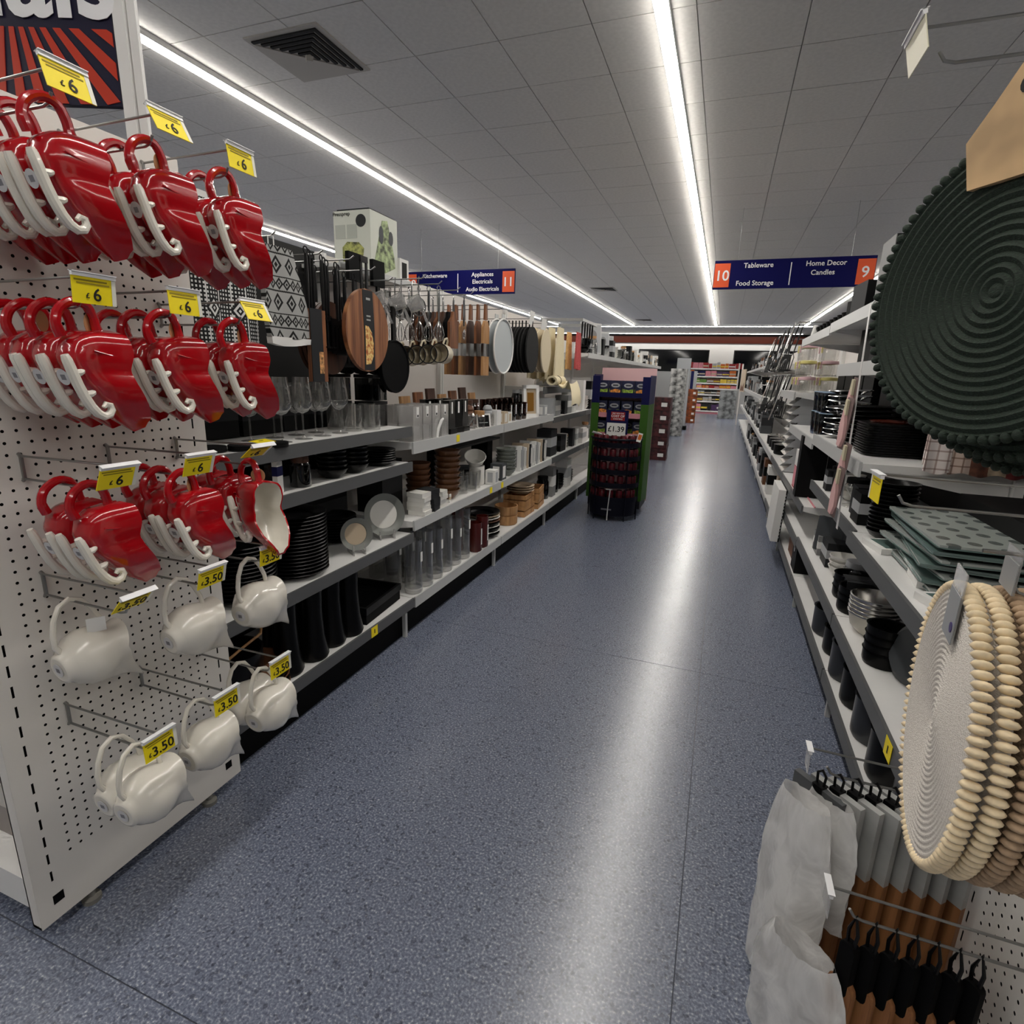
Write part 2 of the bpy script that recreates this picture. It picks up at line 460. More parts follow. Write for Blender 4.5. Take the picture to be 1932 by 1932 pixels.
def end_panel(x, y0, y1, z0, z1, sgn, label):
    """sgn: +1 the perforated face looks to +x"""
    r = root('pegboard_end_panel', (0, 0, 0))
    T = .034
    g = G()
    g.box(x - sgn * T, x - sgn * (T - .004), y0, y1, z0, z1)                     # back sheet
    for (a, b, c, d) in ((y0, y0 + .008, z0, z1), (y1 - .008, y1, z0, z1), (y0, y1, z0, z0 + .008), (y0, y1, z1 - .008, z1)):
        g.box(x - sgn * T, x - sgn * .0015, a, b, c, d)
    ob('frame', g.mesh('frame', [PEG]), r)
    g = G()
    # solid margins
    def sheet(a, b, c, d):
        q = [(x, a, c), (x, b, c), (x, b, d), (x, a, d)]
        g.add(q, [(0, 1, 2, 3) if sgn > 0 else (3, 2, 1, 0)])
    zt = z1 - .12; zb = z0 + .15
    for (a, b, c, d) in ((y0, y0 + .03, z0, z1), (y0 + .05, y0 + .075, z0, z1), (y1 - .03, y1, z0, z1), (y1 - .075, y1 - .05, z0, z1),
                         (y0 + .075, y1 - .075, z0, zb), (y0 + .075, y1 - .075, zt, z1), (y0 + .03, y0 + .05, z0, z0 + .1), (y0 + .03, y0 + .05, z1 - .05, z1),
                         (y1 - .05, y1 - .03, z0, z0 + .1), (y1 - .05, y1 - .03, z1 - .05, z1)):
        sheet(a, b, c, d)
    pegpanel(g, y0 + .075, y1 - .075, zb, zt, x, .0255, .0036, 0, sgn)
    for a in (y0 + .03, y1 - .05):
        pegpanel(g, a, a + .02, z0 + .1, z1 - .05, x, .02, 0, 0, sgn) if False else None
        n = int((z1 - z0 - .15) / .05)
        for k in range(n):
            c0 = z0 + .1 + (z1 - z0 - .15) * k / n; c1 = z0 + .1 + (z1 - z0 - .15) * (k + 1) / n; cm = (c0 + c1) / 2
            sheet(a, a + .007, c0, c1); sheet(a + .012, a + .02, c0, c1)
            sheet(a + .007, a + .012, c0, cm - .014); sheet(a + .007, a + .012, cm + .014, c1)
    ob('perforated_sheet', g.mesh('perforated_sheet', [PEG], smooth=False), r)
    ob('cavity_shade', G().box(x - sgn * (T - .005), x - sgn * .012, y0 + .009, y1 - .009, z0 + .009, z1 - .009).mesh('cavity_shade', [DARK]), r)  # near-black box added as the shade seen through the holes
    for a in (y0 + .045, y1 - .045):
        g = G().box(x, x + sgn * .001, a - .012, a + .012, z0 + .045, z0 + .07); ob('cut_out', g.mesh('cut_out', [BLACKM]), r)
    for a in (y0 + .12, y1 - .12):
        g = G().lathe([(0, 0), (.022, 0), (.022, .012), (.01, .016), (.01, z0 + .002)], 12, c=(x - sgn * .012, a, 0)); ob('levelling_foot', g.mesh('levelling_foot', [M('foot_grey', (120, 118, 112), .6)]), r)
    tag(r, label, 'pegboard panel')
    return r
PY0, PY1, PZ0, PZ1 = .615, 1.225, .035, 1.905
end_panel(PX, PY0, PY1, PZ0, PZ1, 1, 'white perforated end panel carrying rows of red and white jugs')

TICKET = {}
def ticket_proto(price, tilt):
    pass
def hook(x, y, z, sgn, L, label, price, tilt=0.0, cat='display hook', tick=True, bend=0.0, group=None, tw=.078, tmat=None):
    """double-rod price hook: lower rod carries goods, upper rod the ticket; grows along sgn*x"""
    r = root('price_hook', (x, y, z))
    g = G()
    g.tube([(0, 0, .0), (sgn * L, 0, .004)], .0026, 8)
    o = ob('upper_rod', g.mesh('upper_rod', [STEEL]), r)
    g = G().tube([(0, 0, -.05), (sgn * (L - .06), 0, -.05), (sgn * (L - .045), 0, -.046), (sgn * (L - .036), 0, -.032)], .0028, 8)
    ob('lower_rod', g.mesh('lower_rod', [STEEL]), r)
    g = G().tube([(0, 0, .004), (sgn * .006, 0, .002), (sgn * .006, 0, -.052), (0, 0, -.054)], .0042, 8)
    ob('back_plate', g.mesh('back_plate', [STEEL]), r)
    if tick:
        h = ob('ticket_holder', G().cbox((0, 0, 0), (.006, tw, .008), 0).cbox((0, 0, .0035), (.012, tw, .0015), 0).mesh('ticket_holder', [SIGNW]), r, (sgn * (L + .003), 0, .004), (0, tilt, 0))
        face = sgn
        ob('ticket', G().box(-.0008, .0008, -tw / 2, tw / 2, -.05, -.004).mesh('ticket', [tmat or YEL]), h)
        g = G()
        e = .0011 * face
        lo, hi = sorted((e, e + .0003 * face))
        g.box(lo, hi, -tw / 2 + .004, tw / 2 - .016, -.0115, -.0085); g.box(lo, hi, -tw / 2 + .008, tw / 2 - .012, -.0165, -.014)
        g.box(lo, hi, tw / 2 - .008 if face < 0 else tw/2 - .0078, tw / 2, -.05, -.004, 1)
        if tmat is None: ob('ticket_print', g.mesh('ticket_print', [M('ticket_faint_print', (150, 132, 20), .6), M('ticket_edge', (230, 228, 215), .4)]), h)
        if price:
            text(price, .031, INK, h, (.0014 * face, 0.004, -.034), (pi / 2, 0, pi / 2 * face), bold=.0002, name='price')
            text('£', .013, INK, h, (.0014 * face, -.011 * len(price) ** .6 * face - .002, -.036), (pi / 2, 0, pi / 2 * face), name='currency_mark')
    tag(r, label, cat, group)
    return r

# ---- red sleigh jug: local origin at the top inside of the handle (where the rod carries it)
def interp(tab, t):
    for (a, b) in zip(tab, tab[1:]):
        if a[0] <= t <= b[0]:
            u = (t - a[0]) / (b[0] - a[0] + 1e-9); u = u * u * (3 - 2 * u) * .5 + u * .5
            return a[1] + (b[1] - a[1]) * u
    return tab[-1][1]
RED = M('red_glaze', (168, 8, 20), .16, spec=.6, coat=.6)
CER = M('cream_glaze', (226, 221, 210), .2, spec=.55, coat=.4)
CARD = M('kraft_tag', (176, 132, 92), .7)
def red_jug():
    # along t: 0 at the back (top when hung) .. 1 at the spout;  base y, rim y, half width
    Zt = [(0, -.040), (.1, -.047), (.25, -.078), (.5, -.125), (.75, -.178), (.9, -.215), (1, -.238)]
    base = [(0, .035), (.08, -.006), (.2, -.034), (.35, -.040), (.55, -.024), (.75, .010), (.9, .048), (1, .083)]
    rim = [(0, .050), (.1, .062), (.28, .067), (.42, .059), (.55, .064), (.72, .088), (.88, .109), (.96, .104), (1, .086)]
    hw = [(0, .006), (.06, .027), (.18, .043), (.35, .044), (.45, .041), (.6, .046), (.75, .040), (.88, .022), (.96, .010), (1, .002)]
    N = 26; K = 17
    def rows(off):
        out = []
        for i in range(N + 1):
            t = i / N; z = interp(Zt, t); b = interp(base, t); r = interp(rim, t); w = interp(hw, t)
            w = max(w - off, .0015); b2 = min(b + off, r - .002)
            row = []
            for q in range(K):
                a = pi * q / (K - 1)
                # U section: flat-sided, opening towards +y
                cx = math.cos(a); sy = math.sin(a)
                x = w * (abs(cx) ** .55) * (1 if cx > 0 else -1)
                y = r - (r - b2) * (sy ** .6)
                z2 = z - off * (.5 - t) * 2
                row.append((x, y, z2 - (.01 * (1 - t)) * 0))
            out.append(row)
        return out
    A = rows(0); Bq = rows(.0042)
    body = G().surf([r[::-1] for r in A], 0)
    inn = G().surf(Bq, 0)
    edge = G()
    for side in (0, K - 1):
        edge.surf([[A[i][side], Bq[i][side]] if side == 0 else [Bq[i][side], A[i][side]] for i in range(N + 1)], 0)
    edge.surf([A[0], Bq[0]], 0); edge.surf([Bq[N], A[N]], 0)
    s = len(body.v)
    body.add(edge.v, edge.f, 0)
    P = [('body', body.mesh('body', [RED], .9)), ('interior', inn.mesh('interior', [CER], .9))]
    # raised seam swags on each flank
    for sx in (-1, 1):
        g = G().tube([(sx * (interp(hw, t) * .93 + .001), interp(base, t) + (interp(rim, t) - interp(base, t)) * u, interp(Zt, t)) for t, u in ((.28, .25), (.31, .5), (.32, .7), (.38, .85), (.46, .93))], .0016, 6)
        P.append(('swag_relief', g.mesh('swag_relief', [RED])))
    # handle
    hp = [(0, -.038, -.058), (0, -.045, -.035), (0, -.036, -.010), (0, -.012, .006), (0, .012, .003), (0, .024, -.016), (0, .028, -.034), (0, .030, -.046)]
    sm = []
    for i in range(len(hp) - 1):
        for u in (0, .33, .66):
            p0 = hp[max(i - 1, 0)]; p1 = hp[i]; p2 = hp[i + 1]; p3 = hp[min(i + 2, len(hp) - 1)]
            sm.append(tuple(.5 * (2 * b + (c - a) * u + (2 * a - 5 * b + 4 * c - d) * u * u + (-a + 3 * b - 3 * c + d) * u ** 3) for a, b, c, d in zip(p0, p1, p2, p3)))
    sm.append(hp[-1])
    g = G().tube(sm, [.0085 if 2 < k < len(sm) - 3 else .0095 for k in range(len(sm))], 10)
    P.append(('handle', g.mesh('handle', [RED])))
    # runners: cream bars beside the base, with scrolled end and small struts
    for sx in (-1, 1):
        x = sx * .030
        path = [(x, -.057, -.092), (x, -.054, -.100), (x, -.048, -.118), (x, -.040, -.142), (x, -.031, -.164), (x, -.020, -.184), (x, -.009, -.197), (x, .003, -.203), (x, .014, -.200), (x, .0195, -.191), (x, .017, -.182), (x, .009, -.180), (x, .004, -.186)]
        g = G().tube(path, [.0062, .0085, .0088, .0088, .0088, .0090, .0088, .0082, .0076, .007, .0064, .0058, .004], 10)
        for (yy, zz) in ((-.038, -.124), (-.022, -.162)):
            g.tube([(x, yy - .006, zz), (x, yy + .004, zz + .001), (x, yy + .010, zz + .004), (x, yy + .013, zz + .006)], [.007, .0065, .005, .002], 8)
        P.append(('runner', g.mesh('runner', [CER])))
    # round sticker on the base between the runners
    g = G()
    g.prism(circ(.015, 18), 0, .0006, 'z')
    P.append(('base_sticker', g.mesh('base_sticker', [M('sticker_grey', (205, 203, 204), .5)]), (0, -.0425, -.132), (pi / 2 + .32, 0, 0), [('barcode', G().box(-.006, .006, -.005, .005, -.0004, .0008).mesh('barcode', [M('sticker_print', (128, 126, 132), .6)]), (0, 0, 0))]))
    return P
RJ = red_jug()
def white_jug():
    Bc = (-.052, -.148); ph = .12
    d = (math.cos(ph), math.sin(ph)); n = (-math.sin(ph), math.cos(ph))
    sec = [(.0, .028), (.002, .034), (.009, .036), (.018, .046), (.038, .061), (.058, .067), (.080, .064), (.100, .056), (.114, .051), (.126, .051), (.134, .053)]
    K = 30
    def pt(h, u, v): return (u, Bc[0] + d[0] * h + n[0] * v, Bc[1] + d[1] * h + n[1] * v)
    def rows(off):
        out = []
        for i, (h, r) in enumerate(sec):
            r = max(r - off, .004); row = []
            k = max(0, (h - .045) / .089) ** 1.6
            for q in range(K):
                a = 2 * pi * q / K
                u = math.cos(a) * r; v = math.sin(a) * r
                e = a - 1.5 * pi
                sp = math.cos(e * 1.5) if abs(e) < 1.047 else 0
                v2 = v - sp ** 1.8 * .070 * k
                u2 = u * (1 - .35 * sp * k)
                h2 = h + off * .3 + k * (.030 * sp ** 2 - .012 * (1 - abs(math.sin(a))) + .010 * max(0, math.sin(a)))
                row.append(pt(h2, u2, v2))
            out.append(row)
        return out
    A = rows(0); Bq = rows(.0035)[2:]
    g = G().surf([r[::-1] for r in A], 0, True)
    g.add(A[0], [tuple(range(K))], 0)
    g.surf(Bq, 0, True); g.add(Bq[0], [tuple(range(K))[::-1]], 0)
    g.surf([Bq[-1], A[-1]], 0, True)
    P = [('body', g.mesh('body', [CER], 1.1))]
    hp = [(0, .050, -.086), (0, .046, -.060), (0, .032, -.030), (0, .014, -.004), (0, -.010, .006), (0, -.032, -.006), (0, -.046, -.034), (0, -.052, -.066), (0, -.052, -.092), (0, -.042, -.112)]
    g = G().tube(hp, [.0058, .0055, .0055, .0058, .006, .006, .006, .006, .006, .0065], 10)
    P.append(('handle', g.mesh('handle', [CER])))
    g = G().prism(circ(.016, 16), 0, .0008, 'z')
    P.append(('base_sticker', g.mesh('base_sticker', [M('sticker_grey')]), (0, Bc[0] - d[0] * .0012, Bc[1] - d[1] * .0012), (pi / 2 + ph, 0, 0), [('barcode', G().box(-.006, .006, -.005, .005, -.0004, .0012).mesh('barcode', [M('sticker_print')]))]))
    return P
WJ = white_jug()
TAGP = G().prism(circ(.019, 16), 0, .001, 'x').mesh('swing_tag', [CARD])

rows_z = [1.865, 1.535, 1.185, .915, .58]
cols_y = [.75, .935, 1.122]
rown = ['top', 'second', 'third', 'fourth', 'lowest']
coln = ['outer hook,', 'middle hook,', 'inner hook,']
# jug positions along each hook (distance from the panel) for red rows
redpos = {(0, 0): [.05, .115, .18, .265], (0, 1): [.11, .18, .262], (0, 2): [.12, .19, .262],
          (1, 0): [.06, .125, .19, .262], (1, 1): [.09, .17, .25], (1, 2): [.17, .252],
          (2, 0): [.13, .215], (2, 1): [.11, .175, .25], (2, 2): [.10, .165, .265]}
whitepos = {(3, 0): [.10], (3, 1): [.20], (3, 2): [.235], (4, 0): [.165, .235], (4, 1): [.21], (4, 2): [.16, .24]}
ordn = ['frontmost', 'second from the front', 'third from the front', 'rearmost']
jt = {(0, 0): .28, (0, 1): .5, (0, 2): .12, (1, 0): -.1, (1, 1): .05, (1, 2): .5, (2, 0): -.45, (2, 1): -.35, (2, 2): -.9, (3, 0): -.75, (3, 1): -.25, (3, 2): -.12, (4, 0): .05, (4, 1): .0, (4, 2): .0}
for i, z in enumerate(rows_z):
    for j, y in enumerate(cols_y):
        price = '6' if i < 3 else '3.50'
        hook(PX, y, z, 1, .31, 'wire price hook with yellow %s pound ticket, %s %s jug row' % (price, coln[j], rown[i]), price, -jt.get((i, j), 0), group='jug hooks')
        ps = redpos.get((i, j)) or whitepos[(i, j)]
        for k, d in enumerate(sorted(ps, reverse=True)):
            sw = random.uniform(-.05, .05)
            nm = 'red_sleigh_jug' if i < 3 else 'white_jug'
            rz = sw
            lab = '%s, %s on the %s %s row' % ('red sleigh jug' if i < 3 else 'small glossy white jug', ordn[min(k, 3)] if len(ps) > 1 else 'alone', coln[j], rown[i])
            if (i, j, k) == (2, 2, 0):
                rz = -1.75; lab = 'red sleigh jug turned to show its cream inside and spout, third row'
            r = place(nm, RJ if i < 3 else WJ, lab, 'jug', (PX + d, y, z - .050 + .002), (random.uniform(-.04, .04), 0, rz), 1.0, 'red sleigh jugs' if i < 3 else 'white jugs')
            if i < 3 and (k == 0 and j != 0 or (i, j) in ((1, 0),)) and k < 2:
                t = ob('swing_tag', TAGP, r, (-.006, -.02 if k else .02, -.030), (0, 0, .5))
            if i == 3 and j == 0:
                ob('paper_tag', G().box(-.001, .001, -.018, .018, -.035, 0).mesh('paper_tag', [PAPER]), r, (.03, .02, -.045), (0, .1, -.5), (1, 1, 1))

# end-cap base shelf and wares beside the panel
def endcap():
    r = root('end_cap_shelf', (-1.95, 1.015, 0))
    ob('base_deck', G().box(-.5, .488, -.36, .06, .115, .135).mesh('base_deck', [WHITE]), r)
    ob('front_lip', G().box(-.5, .488, -.385, -.361, .062, .15).mesh('front_lip', [WHITE]), r)
    ob('upper_deck', G().box(-.5, .488, -.3, .06, .60, .62).mesh('upper_deck', [WHITE]), r)
    ob('back_board', G().box(-.5, .488, .06, .072, .05, 1.85).mesh('back_board', [OFFW]), r)
    ob('plinth', G().box(-.49, .47, -.33, .06, 0, .06).mesh('plinth', [BLACKM]), r)
    tag(r, 'white end-cap shelf unit at the left edge, beside the pegboard panel', 'shelf unit')
endcap()
boxes = [((-1.53, .79), .12, .26, (128, 116, 112)), ((-1.68, .78), .13, .3, (150, 142, 138)), ((-1.84, .80), .12, .24, (92, 70, 66))]
for k, ((x, y), w, h, c) in enumerate(boxes):
    g = G().box(-w / 2, w / 2, -.07, .07, 0, h); 
    P = [('carton', g.mesh('carton', [M('carton_%d' % k, c, .5)])), ('printed_band', G().box(-w / 2 - .0005, w / 2 + .0005, -.0708, .0708, h * .3, h * .55).mesh('printed_band', [M('band_%d' % k, (90, 40, 40) if k != 1 else (200, 196, 190), .5)]))]
    place('gift_carton', P, 'grey brown carton on the end-cap shelf, %s' % ['beside the pegboard panel', 'second from the panel', 'third from the panel'][k], 'box', (x, y, .135), group='cartons on the end-cap')

# header sign on the end-cap
def header():
    d = Vector((.937, .349, 0)); th = math.atan2(.349, .937)
    r = root('header_sign', (-1.432, 1.16, 1.9), (0, 0, th))
    SN = M('header_navy', (24, 22, 48), .35); SR = M('header_red', (190, 58, 36), .35)
    x1 = -.045; x0 = -.98; z0 = .10; z1 = .75
    ob('sign_board', G().box(x0, x1, -.008, .008, z0, z1).mesh('sign_board', [SN]), r)
    ob('post', G().box(-.04, -.012, -.012, .012, -.32, .85).box(-.008, .012, -.006, .006, -.32, .85).mesh('post', [WHITE]), r)
    cx, cz = -.285, z0 + .30; n = 19; zc = z0 + .160
    for k in range(n):
        a = pi + pi * (k + .15) / n; b = pi + pi * (k + .65) / n
        def ends(an):
            dx, dz = math.cos(an), math.sin(an)
            ti = (zc - cz) / dz
            t = (z0 + .002 - cz) / dz
            if dx > 1e-6: t = min(t, (x1 - .002 - cx) / dx)
            if dx < -1e-6: t = min(t, (x0 + .002 - cx) / dx)
            return ti, t
        (ia, ta), (ib, tb) = ends(a), ends(b)
        if ia >= ta or ib >= tb: continue
        P = lambda an, t: (cx + math.cos(an) * t, cz + math.sin(an) * t)
        ob('sun_ray', G().prism([P(a, ia), P(a, ta), P(b, tb), P(b, ib)], -.0105, -.0085, 'y').mesh('sun_ray', [SR]), r)
    t = text('Specials', .255, SIGNW, r, (-.425, -.0115, z0 + .262), (pi / 2, 0, 0), bold=.005)
    tag(r, 'navy end-cap header sign with red sun rays and white lettering ending in cials', 'sign')
header()
# ============================================================ ware library
_C = {}
def cached(f):
    def w(*a, **k):
        key = (f.__name__, a, tuple(sorted(k.items())))
        if key not in _C: _C[key] = f(*a, **k)
        return _C[key]
    return w
@cached
def lm(name, prof, mat, n=16, sx=1, sy=1):
    return G().lathe(list(prof), n, 0, (0, 0, 0), sx, sy).mesh(name, [_M[mat]])
@cached
def bm(name, w, d, h, mat, bev=0):
    g = G()
    if bev: g.prism(rrect(w, d, bev, 3), 0, h, 'z')
    else: g.box(-w / 2, w / 2, -d / 2, d / 2, 0, h)
    return g.mesh(name, [_M[mat]])
@cached
def tumbler(r, h, mat='clear_glass', name='tumbler'):
    return lm(name, ((0, .012), (r * .8, .012), (r * .86, 0), (r * .93, .004), (r, h), (r - .003, h), (r * .85, .02), (0, .018)), mat, 18)
@cached
def wineglass(h=.235, mat='clear_glass'):
    b = lm('bowl', ((.004, h * .42), (.02, h * .45), (.038, h * .54), (.041, h * .64), (.034, h * .86), (.030, h), (.0285, h), (.033, h * .84), (.039, h * .64), (.03, h * .5), (0, h * .45)), mat, 18)
    s = lm('stem', ((.0035, .006), (.003, h * .2), (.0045, h * .43)), mat, 8)
    f = lm('foot', ((0, 0), (.034, 0), (.034, .002), (.008, .006), (.0035, .012)), mat, 18)
    return [('bowl', b), ('stem', s), ('foot', f)]
def bowlp(r, h, t=.004):
    return ((0, 0), (r * .45, 0), (r * .5, .004), (r * .8, h * .45), (r, h), (r - t, h), (r * .78, h * .5), (r * .45, .008), (0, .008))
def platep(r, h=.02):
    return ((0, 0), (r * .6, 0), (r * .68, h * .35), (r, h), (r - .003, h + .003), (r * .66, h * .6), (r * .6, .004), (0, .004))
def vasep(r, h):
    return ((0, 0), (r * .92, 0), (r, .01), (r * .97, h), (r * .97 - .003, h), (r * .95, .03), (0, .025))
def potp(r, h):
    return ((0, 0), (r * .93, 0), (r, .012), (r, h), (r + .004, h + .002), (r - .004, h), (r - .005, .012), (0, .01))
@cached
def jar(r, h, glass='clear_glass', lid='light_wood', knob=False):
    a = lm('glass_body', ((0, .006), (r * .9, .006), (r * .95, 0), (r, .008), (r, h * .82), (r * .82, h * .9), (r * .82, h), (r * .78, h), (r * .95, h * .8), (0, .014)), glass, 16)
    P = [('glass_body', a)]
    if knob: P.append(('lid', lm('lid', ((0, h + r * 1.1), (r * .5, h + r * .95), (r * .72, h + r * .5), (r * .6, h + .01), (r * .8, h - .01), (0, h - .02)), lid, 14)))
    else: P.append(('lid', lm('lid', ((0, h + .018), (r * .84, h + .018), (r * .86, h - .004), (r * .7, h - .02), (0, h - .02)), lid, 14)))
    return P
@cached
def carton(w, d, h, mat, band=None, label=None, z0=.35, z1=.7):
    P = [('box_body', bm('box_body', w, d, h, mat))]
    if band: P.append(('printed_band', G().box(-w / 2 - .0006, w / 2 + .0006, -d / 2 - .0006, d / 2 + .0006, h * z0, h * z1).mesh('printed_band', [_M[band]])))
    if label: P.append(('label', G().box(w / 2, w / 2 + .001, -d * .28, d * .28, h * .15, h * .85).box(-w * .28, w * .28, -d / 2 - .001, -d / 2, h * .15, h * .85).mesh('label', [_M[label]])))
    return P
@cached
def mug(mat='enamel_cream', r=.042, h=.082, rim='rim_dark'):
    b = lm('cup', ((0, 0), (r * .92, 0), (r, .008), (r, h), (r - .003, h), (r - .003, .01), (0, .008)), mat, 18)
    R = G()
    R.lathe([(r - .0035, h - .001), (r - .003, h + .002), (r + .001, h + .002), (r + .001, h - .001)], 18)
    hd = G().tube([(r - .002, 0, h * .82), (r + .022, 0, h * .78), (r + .028, 0, h * .5), (r + .018, 0, h * .25), (r - .002, 0, h * .2)], .0045, 7)
    return [('cup', b), ('rim', R.mesh('rim', [_M[rim]])), ('handle', hd.mesh('handle', [_M[mat]]))]
@cached
def disc(name, r, t, mat, n=40):
    """round mat lying in the yz plane"""
    return G().prism(circ(r, n), -t / 2, t / 2, 'x').mesh(name, [_M[mat]])
for k, c in dict(white_porcelain=(224, 222, 216), grey_glaze=(120, 122, 118), brown_glaze=(112, 76, 50), rim_dark=(30, 30, 32), enamel_cream=(214, 204, 182), enamel_black=(26, 26, 26),
                 dark_green=(44, 60, 44), card_black=(10, 10, 11), card_grey=(128, 128, 128), card_white=(226, 225, 222), card_beige=(190, 172, 148), card_red=(150, 24, 28),
                 card_navy=(24, 28, 74), card_teal=(52, 88, 92), card_orange=(205, 106, 40), card_pink=(214, 134, 146), card_yellow=(226, 196, 70), card_brown=(104, 66, 42), card_green=(96, 140, 62),
                 card_silver=(168, 170, 172), card_purple=(74, 46, 90), black_ceramic=(9, 9, 9), cream_cotton=(222, 208, 180), charcoal_card=(40, 41, 43), slate_grey=(62, 65, 68)).items():
    M(k, c, .3 if 'glaze' in k or 'porcelain' in k or 'ceramic' in k or 'enamel' in k else .55, spec=.2 if sum(c) < 140 else .5)
M('black_woven', (9, 9, 9), .85, bump=.5, bs=300)
M('pale_grey_tray', (186, 192, 194), .35)
M('felt_cream', (212, 198, 170), .9, bump=.3, bs=200)

# ------------------------------------------------------------ left gondola
LX = -1.415
LB = -1.93
def bayL(y0, y1, shelves, label, backmat=OFFW, top=1.93, x=LX, back=LB, sgn=1, deep=0):
    """shelves: (height of deck, strip height, strip material, front x)"""
    r = root('gondola_bay', (0, 0, 0))
    a, b = y0 + .003, y1 - .003
    def bx(x0, x1, *q): return (min(x0, x1), max(x0, x1)) + q
    ob('back_panel', G().box(*bx(back, back - sgn * .02, a, b, .08, top)).mesh('back_panel', [backmat]), r)
    ob('kick_plate', G().box(*bx(x - sgn * .06, back, a, b, 0, .13)).mesh('kick_plate', [BLACKM]), r)
    for yy in (a + .012, b - .012):
        ob('upright', G().box(*bx(back, back + sgn * .03, yy - .011, yy + .011, .13, top)).mesh('upright', [WHITE]), r)
    ob('levelling_foot', G().box(*bx(x - sgn * .05, x - sgn * .03, b - .05, b - .03, 0, .135)).mesh('levelling_foot', [LGREY]), r)
    for (z, sh, sm, fx) in shelves:
        f = x if fx is None else fx
        s = ob('shelf', G().box(*bx(f - sgn * .012, back + sgn * .031, a, b, z - .03, z)).mesh('shelf', [WHITE]), r)
        ob('price_strip', G().box(*bx(f, f - sgn * .011, a + .002, b - .002, z - sh, z + .004)).mesh('price_strip', [sm]), s)
        tri = [(f - sgn * .014, z - .031), (back + sgn * .032, z - .031), (back + sgn * .032, z - .11), (f - sgn * .1, z - .045)]
        for yy in (a + .001, b - .004):
            ob('bracket', G().prism(tri, yy, yy + .003, 'y').mesh('bracket', [WHITE]), s)
    tag(r, label, 'shelf unit', 'left gondola bays' if sgn > 0 else 'right gondola bays')
    return r
BACKBLK = M('black_back_panel', (20, 20, 20), .6)
bayL(1.23, 2.42, [(1.115, .045, GREY, None), (.94, .045, GREY, None), (.57, .045, GREY, None), (.21, .045, GREY, None)], 'gondola bay of mostly black wares with grey shelf strips, next to the pegboard panel', BACKBLK)
SW = [(1.035, .055, LGREY, None), (.63, .05, LGREY, None), (.21, .055, LGREY, None)]
bayL(2.42, 3.67, SW, 'white gondola bay with clear pitchers, glass vases and wooden boards')
bayL(3.67, 4.92, SW, 'white gondola bay with black placemats hanging above amber glassware')
SG = [(1.62, .05, LGREY, None), (1.27, .05, LGREY, -1.6), (1.0, .045, GREY, None), (.63, .05, GREY, None), (.21, .055, LGREY, None)]
bayL(4.92, 6.17, [(1.27, .06, GREY, -1.52), (1.0, .045, GREY, None), (.63, .05, GREY, None), (.21, .055, LGREY, None)], 'gondola bay behind the snack display, with aprons and tea towels hanging')
yy = 6.17
for k, nm in enumerate(['first', 'second', 'third', 'fourth', 'fifth', 'sixth']):
    bayL(yy, yy + 1.25, SG[:1] + SG[2:], '%s gondola bay past the snack display on the left of the aisle' % nm, top=1.8)
    yy += 1.25
LYEND = yy

def rowthings(name, proto, label, cat, pts, group=None, rz=0, sc=1.0):
    for p in pts:
        place(name, proto, label, cat, p, (0, 0, rz + random.uniform(-.06, .06)), sc, group)

# --- bay 1: hanging wares
def towel_mat(key, bg, fg, kind):
    m, t = custom(key)
    v = t.sep(t.coord((1, 1, 1)))
    y, z = v[1], v[2]
    def band(coord, freq): return t.math('FRACT', t.math('MULTIPLY', coord, freq))
    def tri(coord, freq):
        return t.math('ABSOLUTE', t.math('SUBTRACT', band(coord, freq), .5))
    if kind == 'nordic':
        zz = band(t.math('ADD', z, 10.0), 1 / .118)           # one repeat of the pattern
        bigd = t.math('ADD', tri(y, 1 / .056), t.math('ABSOLUTE', t.math('MULTIPLY', t.math('SUBTRACT', zz, .30), 1.6)))
        ringd = t.math('LESS_THAN', t.math('ABSOLUTE', t.math('SUBTRACT', bigd, .32)), .08)
        dot = t.math('LESS_THAN', bigd, .13)
        smd = t.math('ADD', tri(t.math('ADD', y, .0), 1 / .03), t.math('ABSOLUTE', t.math('MULTIPLY', t.math('SUBTRACT', zz, .80), 3.2)))
        sring = t.math('LESS_THAN', t.math('ABSOLUTE', t.math('SUBTRACT', smd, .42)), .12)
        sdot = t.math('LESS_THAN', smd, .15)
        wob = t.math('MULTIPLY', t.math('SINE', t.math('MULTIPLY', y, 900.0)), .008)
        l1 = t.math('LESS_THAN', t.math('ABSOLUTE', t.math('SUBTRACT', t.math('ADD', zz, wob), .60)), .022)
        l2 = t.math('LESS_THAN', t.math('ABSOLUTE', t.math('SUBTRACT', t.math('ADD', zz, wob), .99)), .022)
        f = ringd
        for q in (dot, sring, sdot, l1, l2): f = t.math('MAXIMUM', f, q)
    else:
        d = t.math('ADD', tri(y, 1 / .10), tri(z, 1 / .115))
        f = t.math('LESS_THAN', t.math('ABSOLUTE', t.math('SUBTRACT', d, .17)), .045)
        f = t.math('MAXIMUM', f, t.math('LESS_THAN', d, .05))
        gsm = t.math('MULTIPLY', t.math('GREATER_THAN', tri(y, 1 / .011), .26), t.math('GREATER_THAN', tri(z, 1 / .012), .24))
        gsm = t.math('MULTIPLY', gsm, t.math('GREATER_THAN', d, .30))
        f = t.math('MAXIMUM', f, gsm)
        bar = t.math('LESS_THAN', tri(y, 1 / .05), .045)
        f = t.math('MAXIMUM', f, t.math('MULTIPLY', bar, t.math('GREATER_THAN', d, .34)))
    mx = t.add('ShaderNodeMix', _data_type='RGBA'); mx.inputs[6].default_value = lin(bg); mx.inputs[7].default_value = lin(fg)
    t.link(f, mx.inputs[0]); t.link(mx.outputs[2], t.b.inputs['Base Color']); t.b.inputs['Roughness'].default_value = .9
    return m
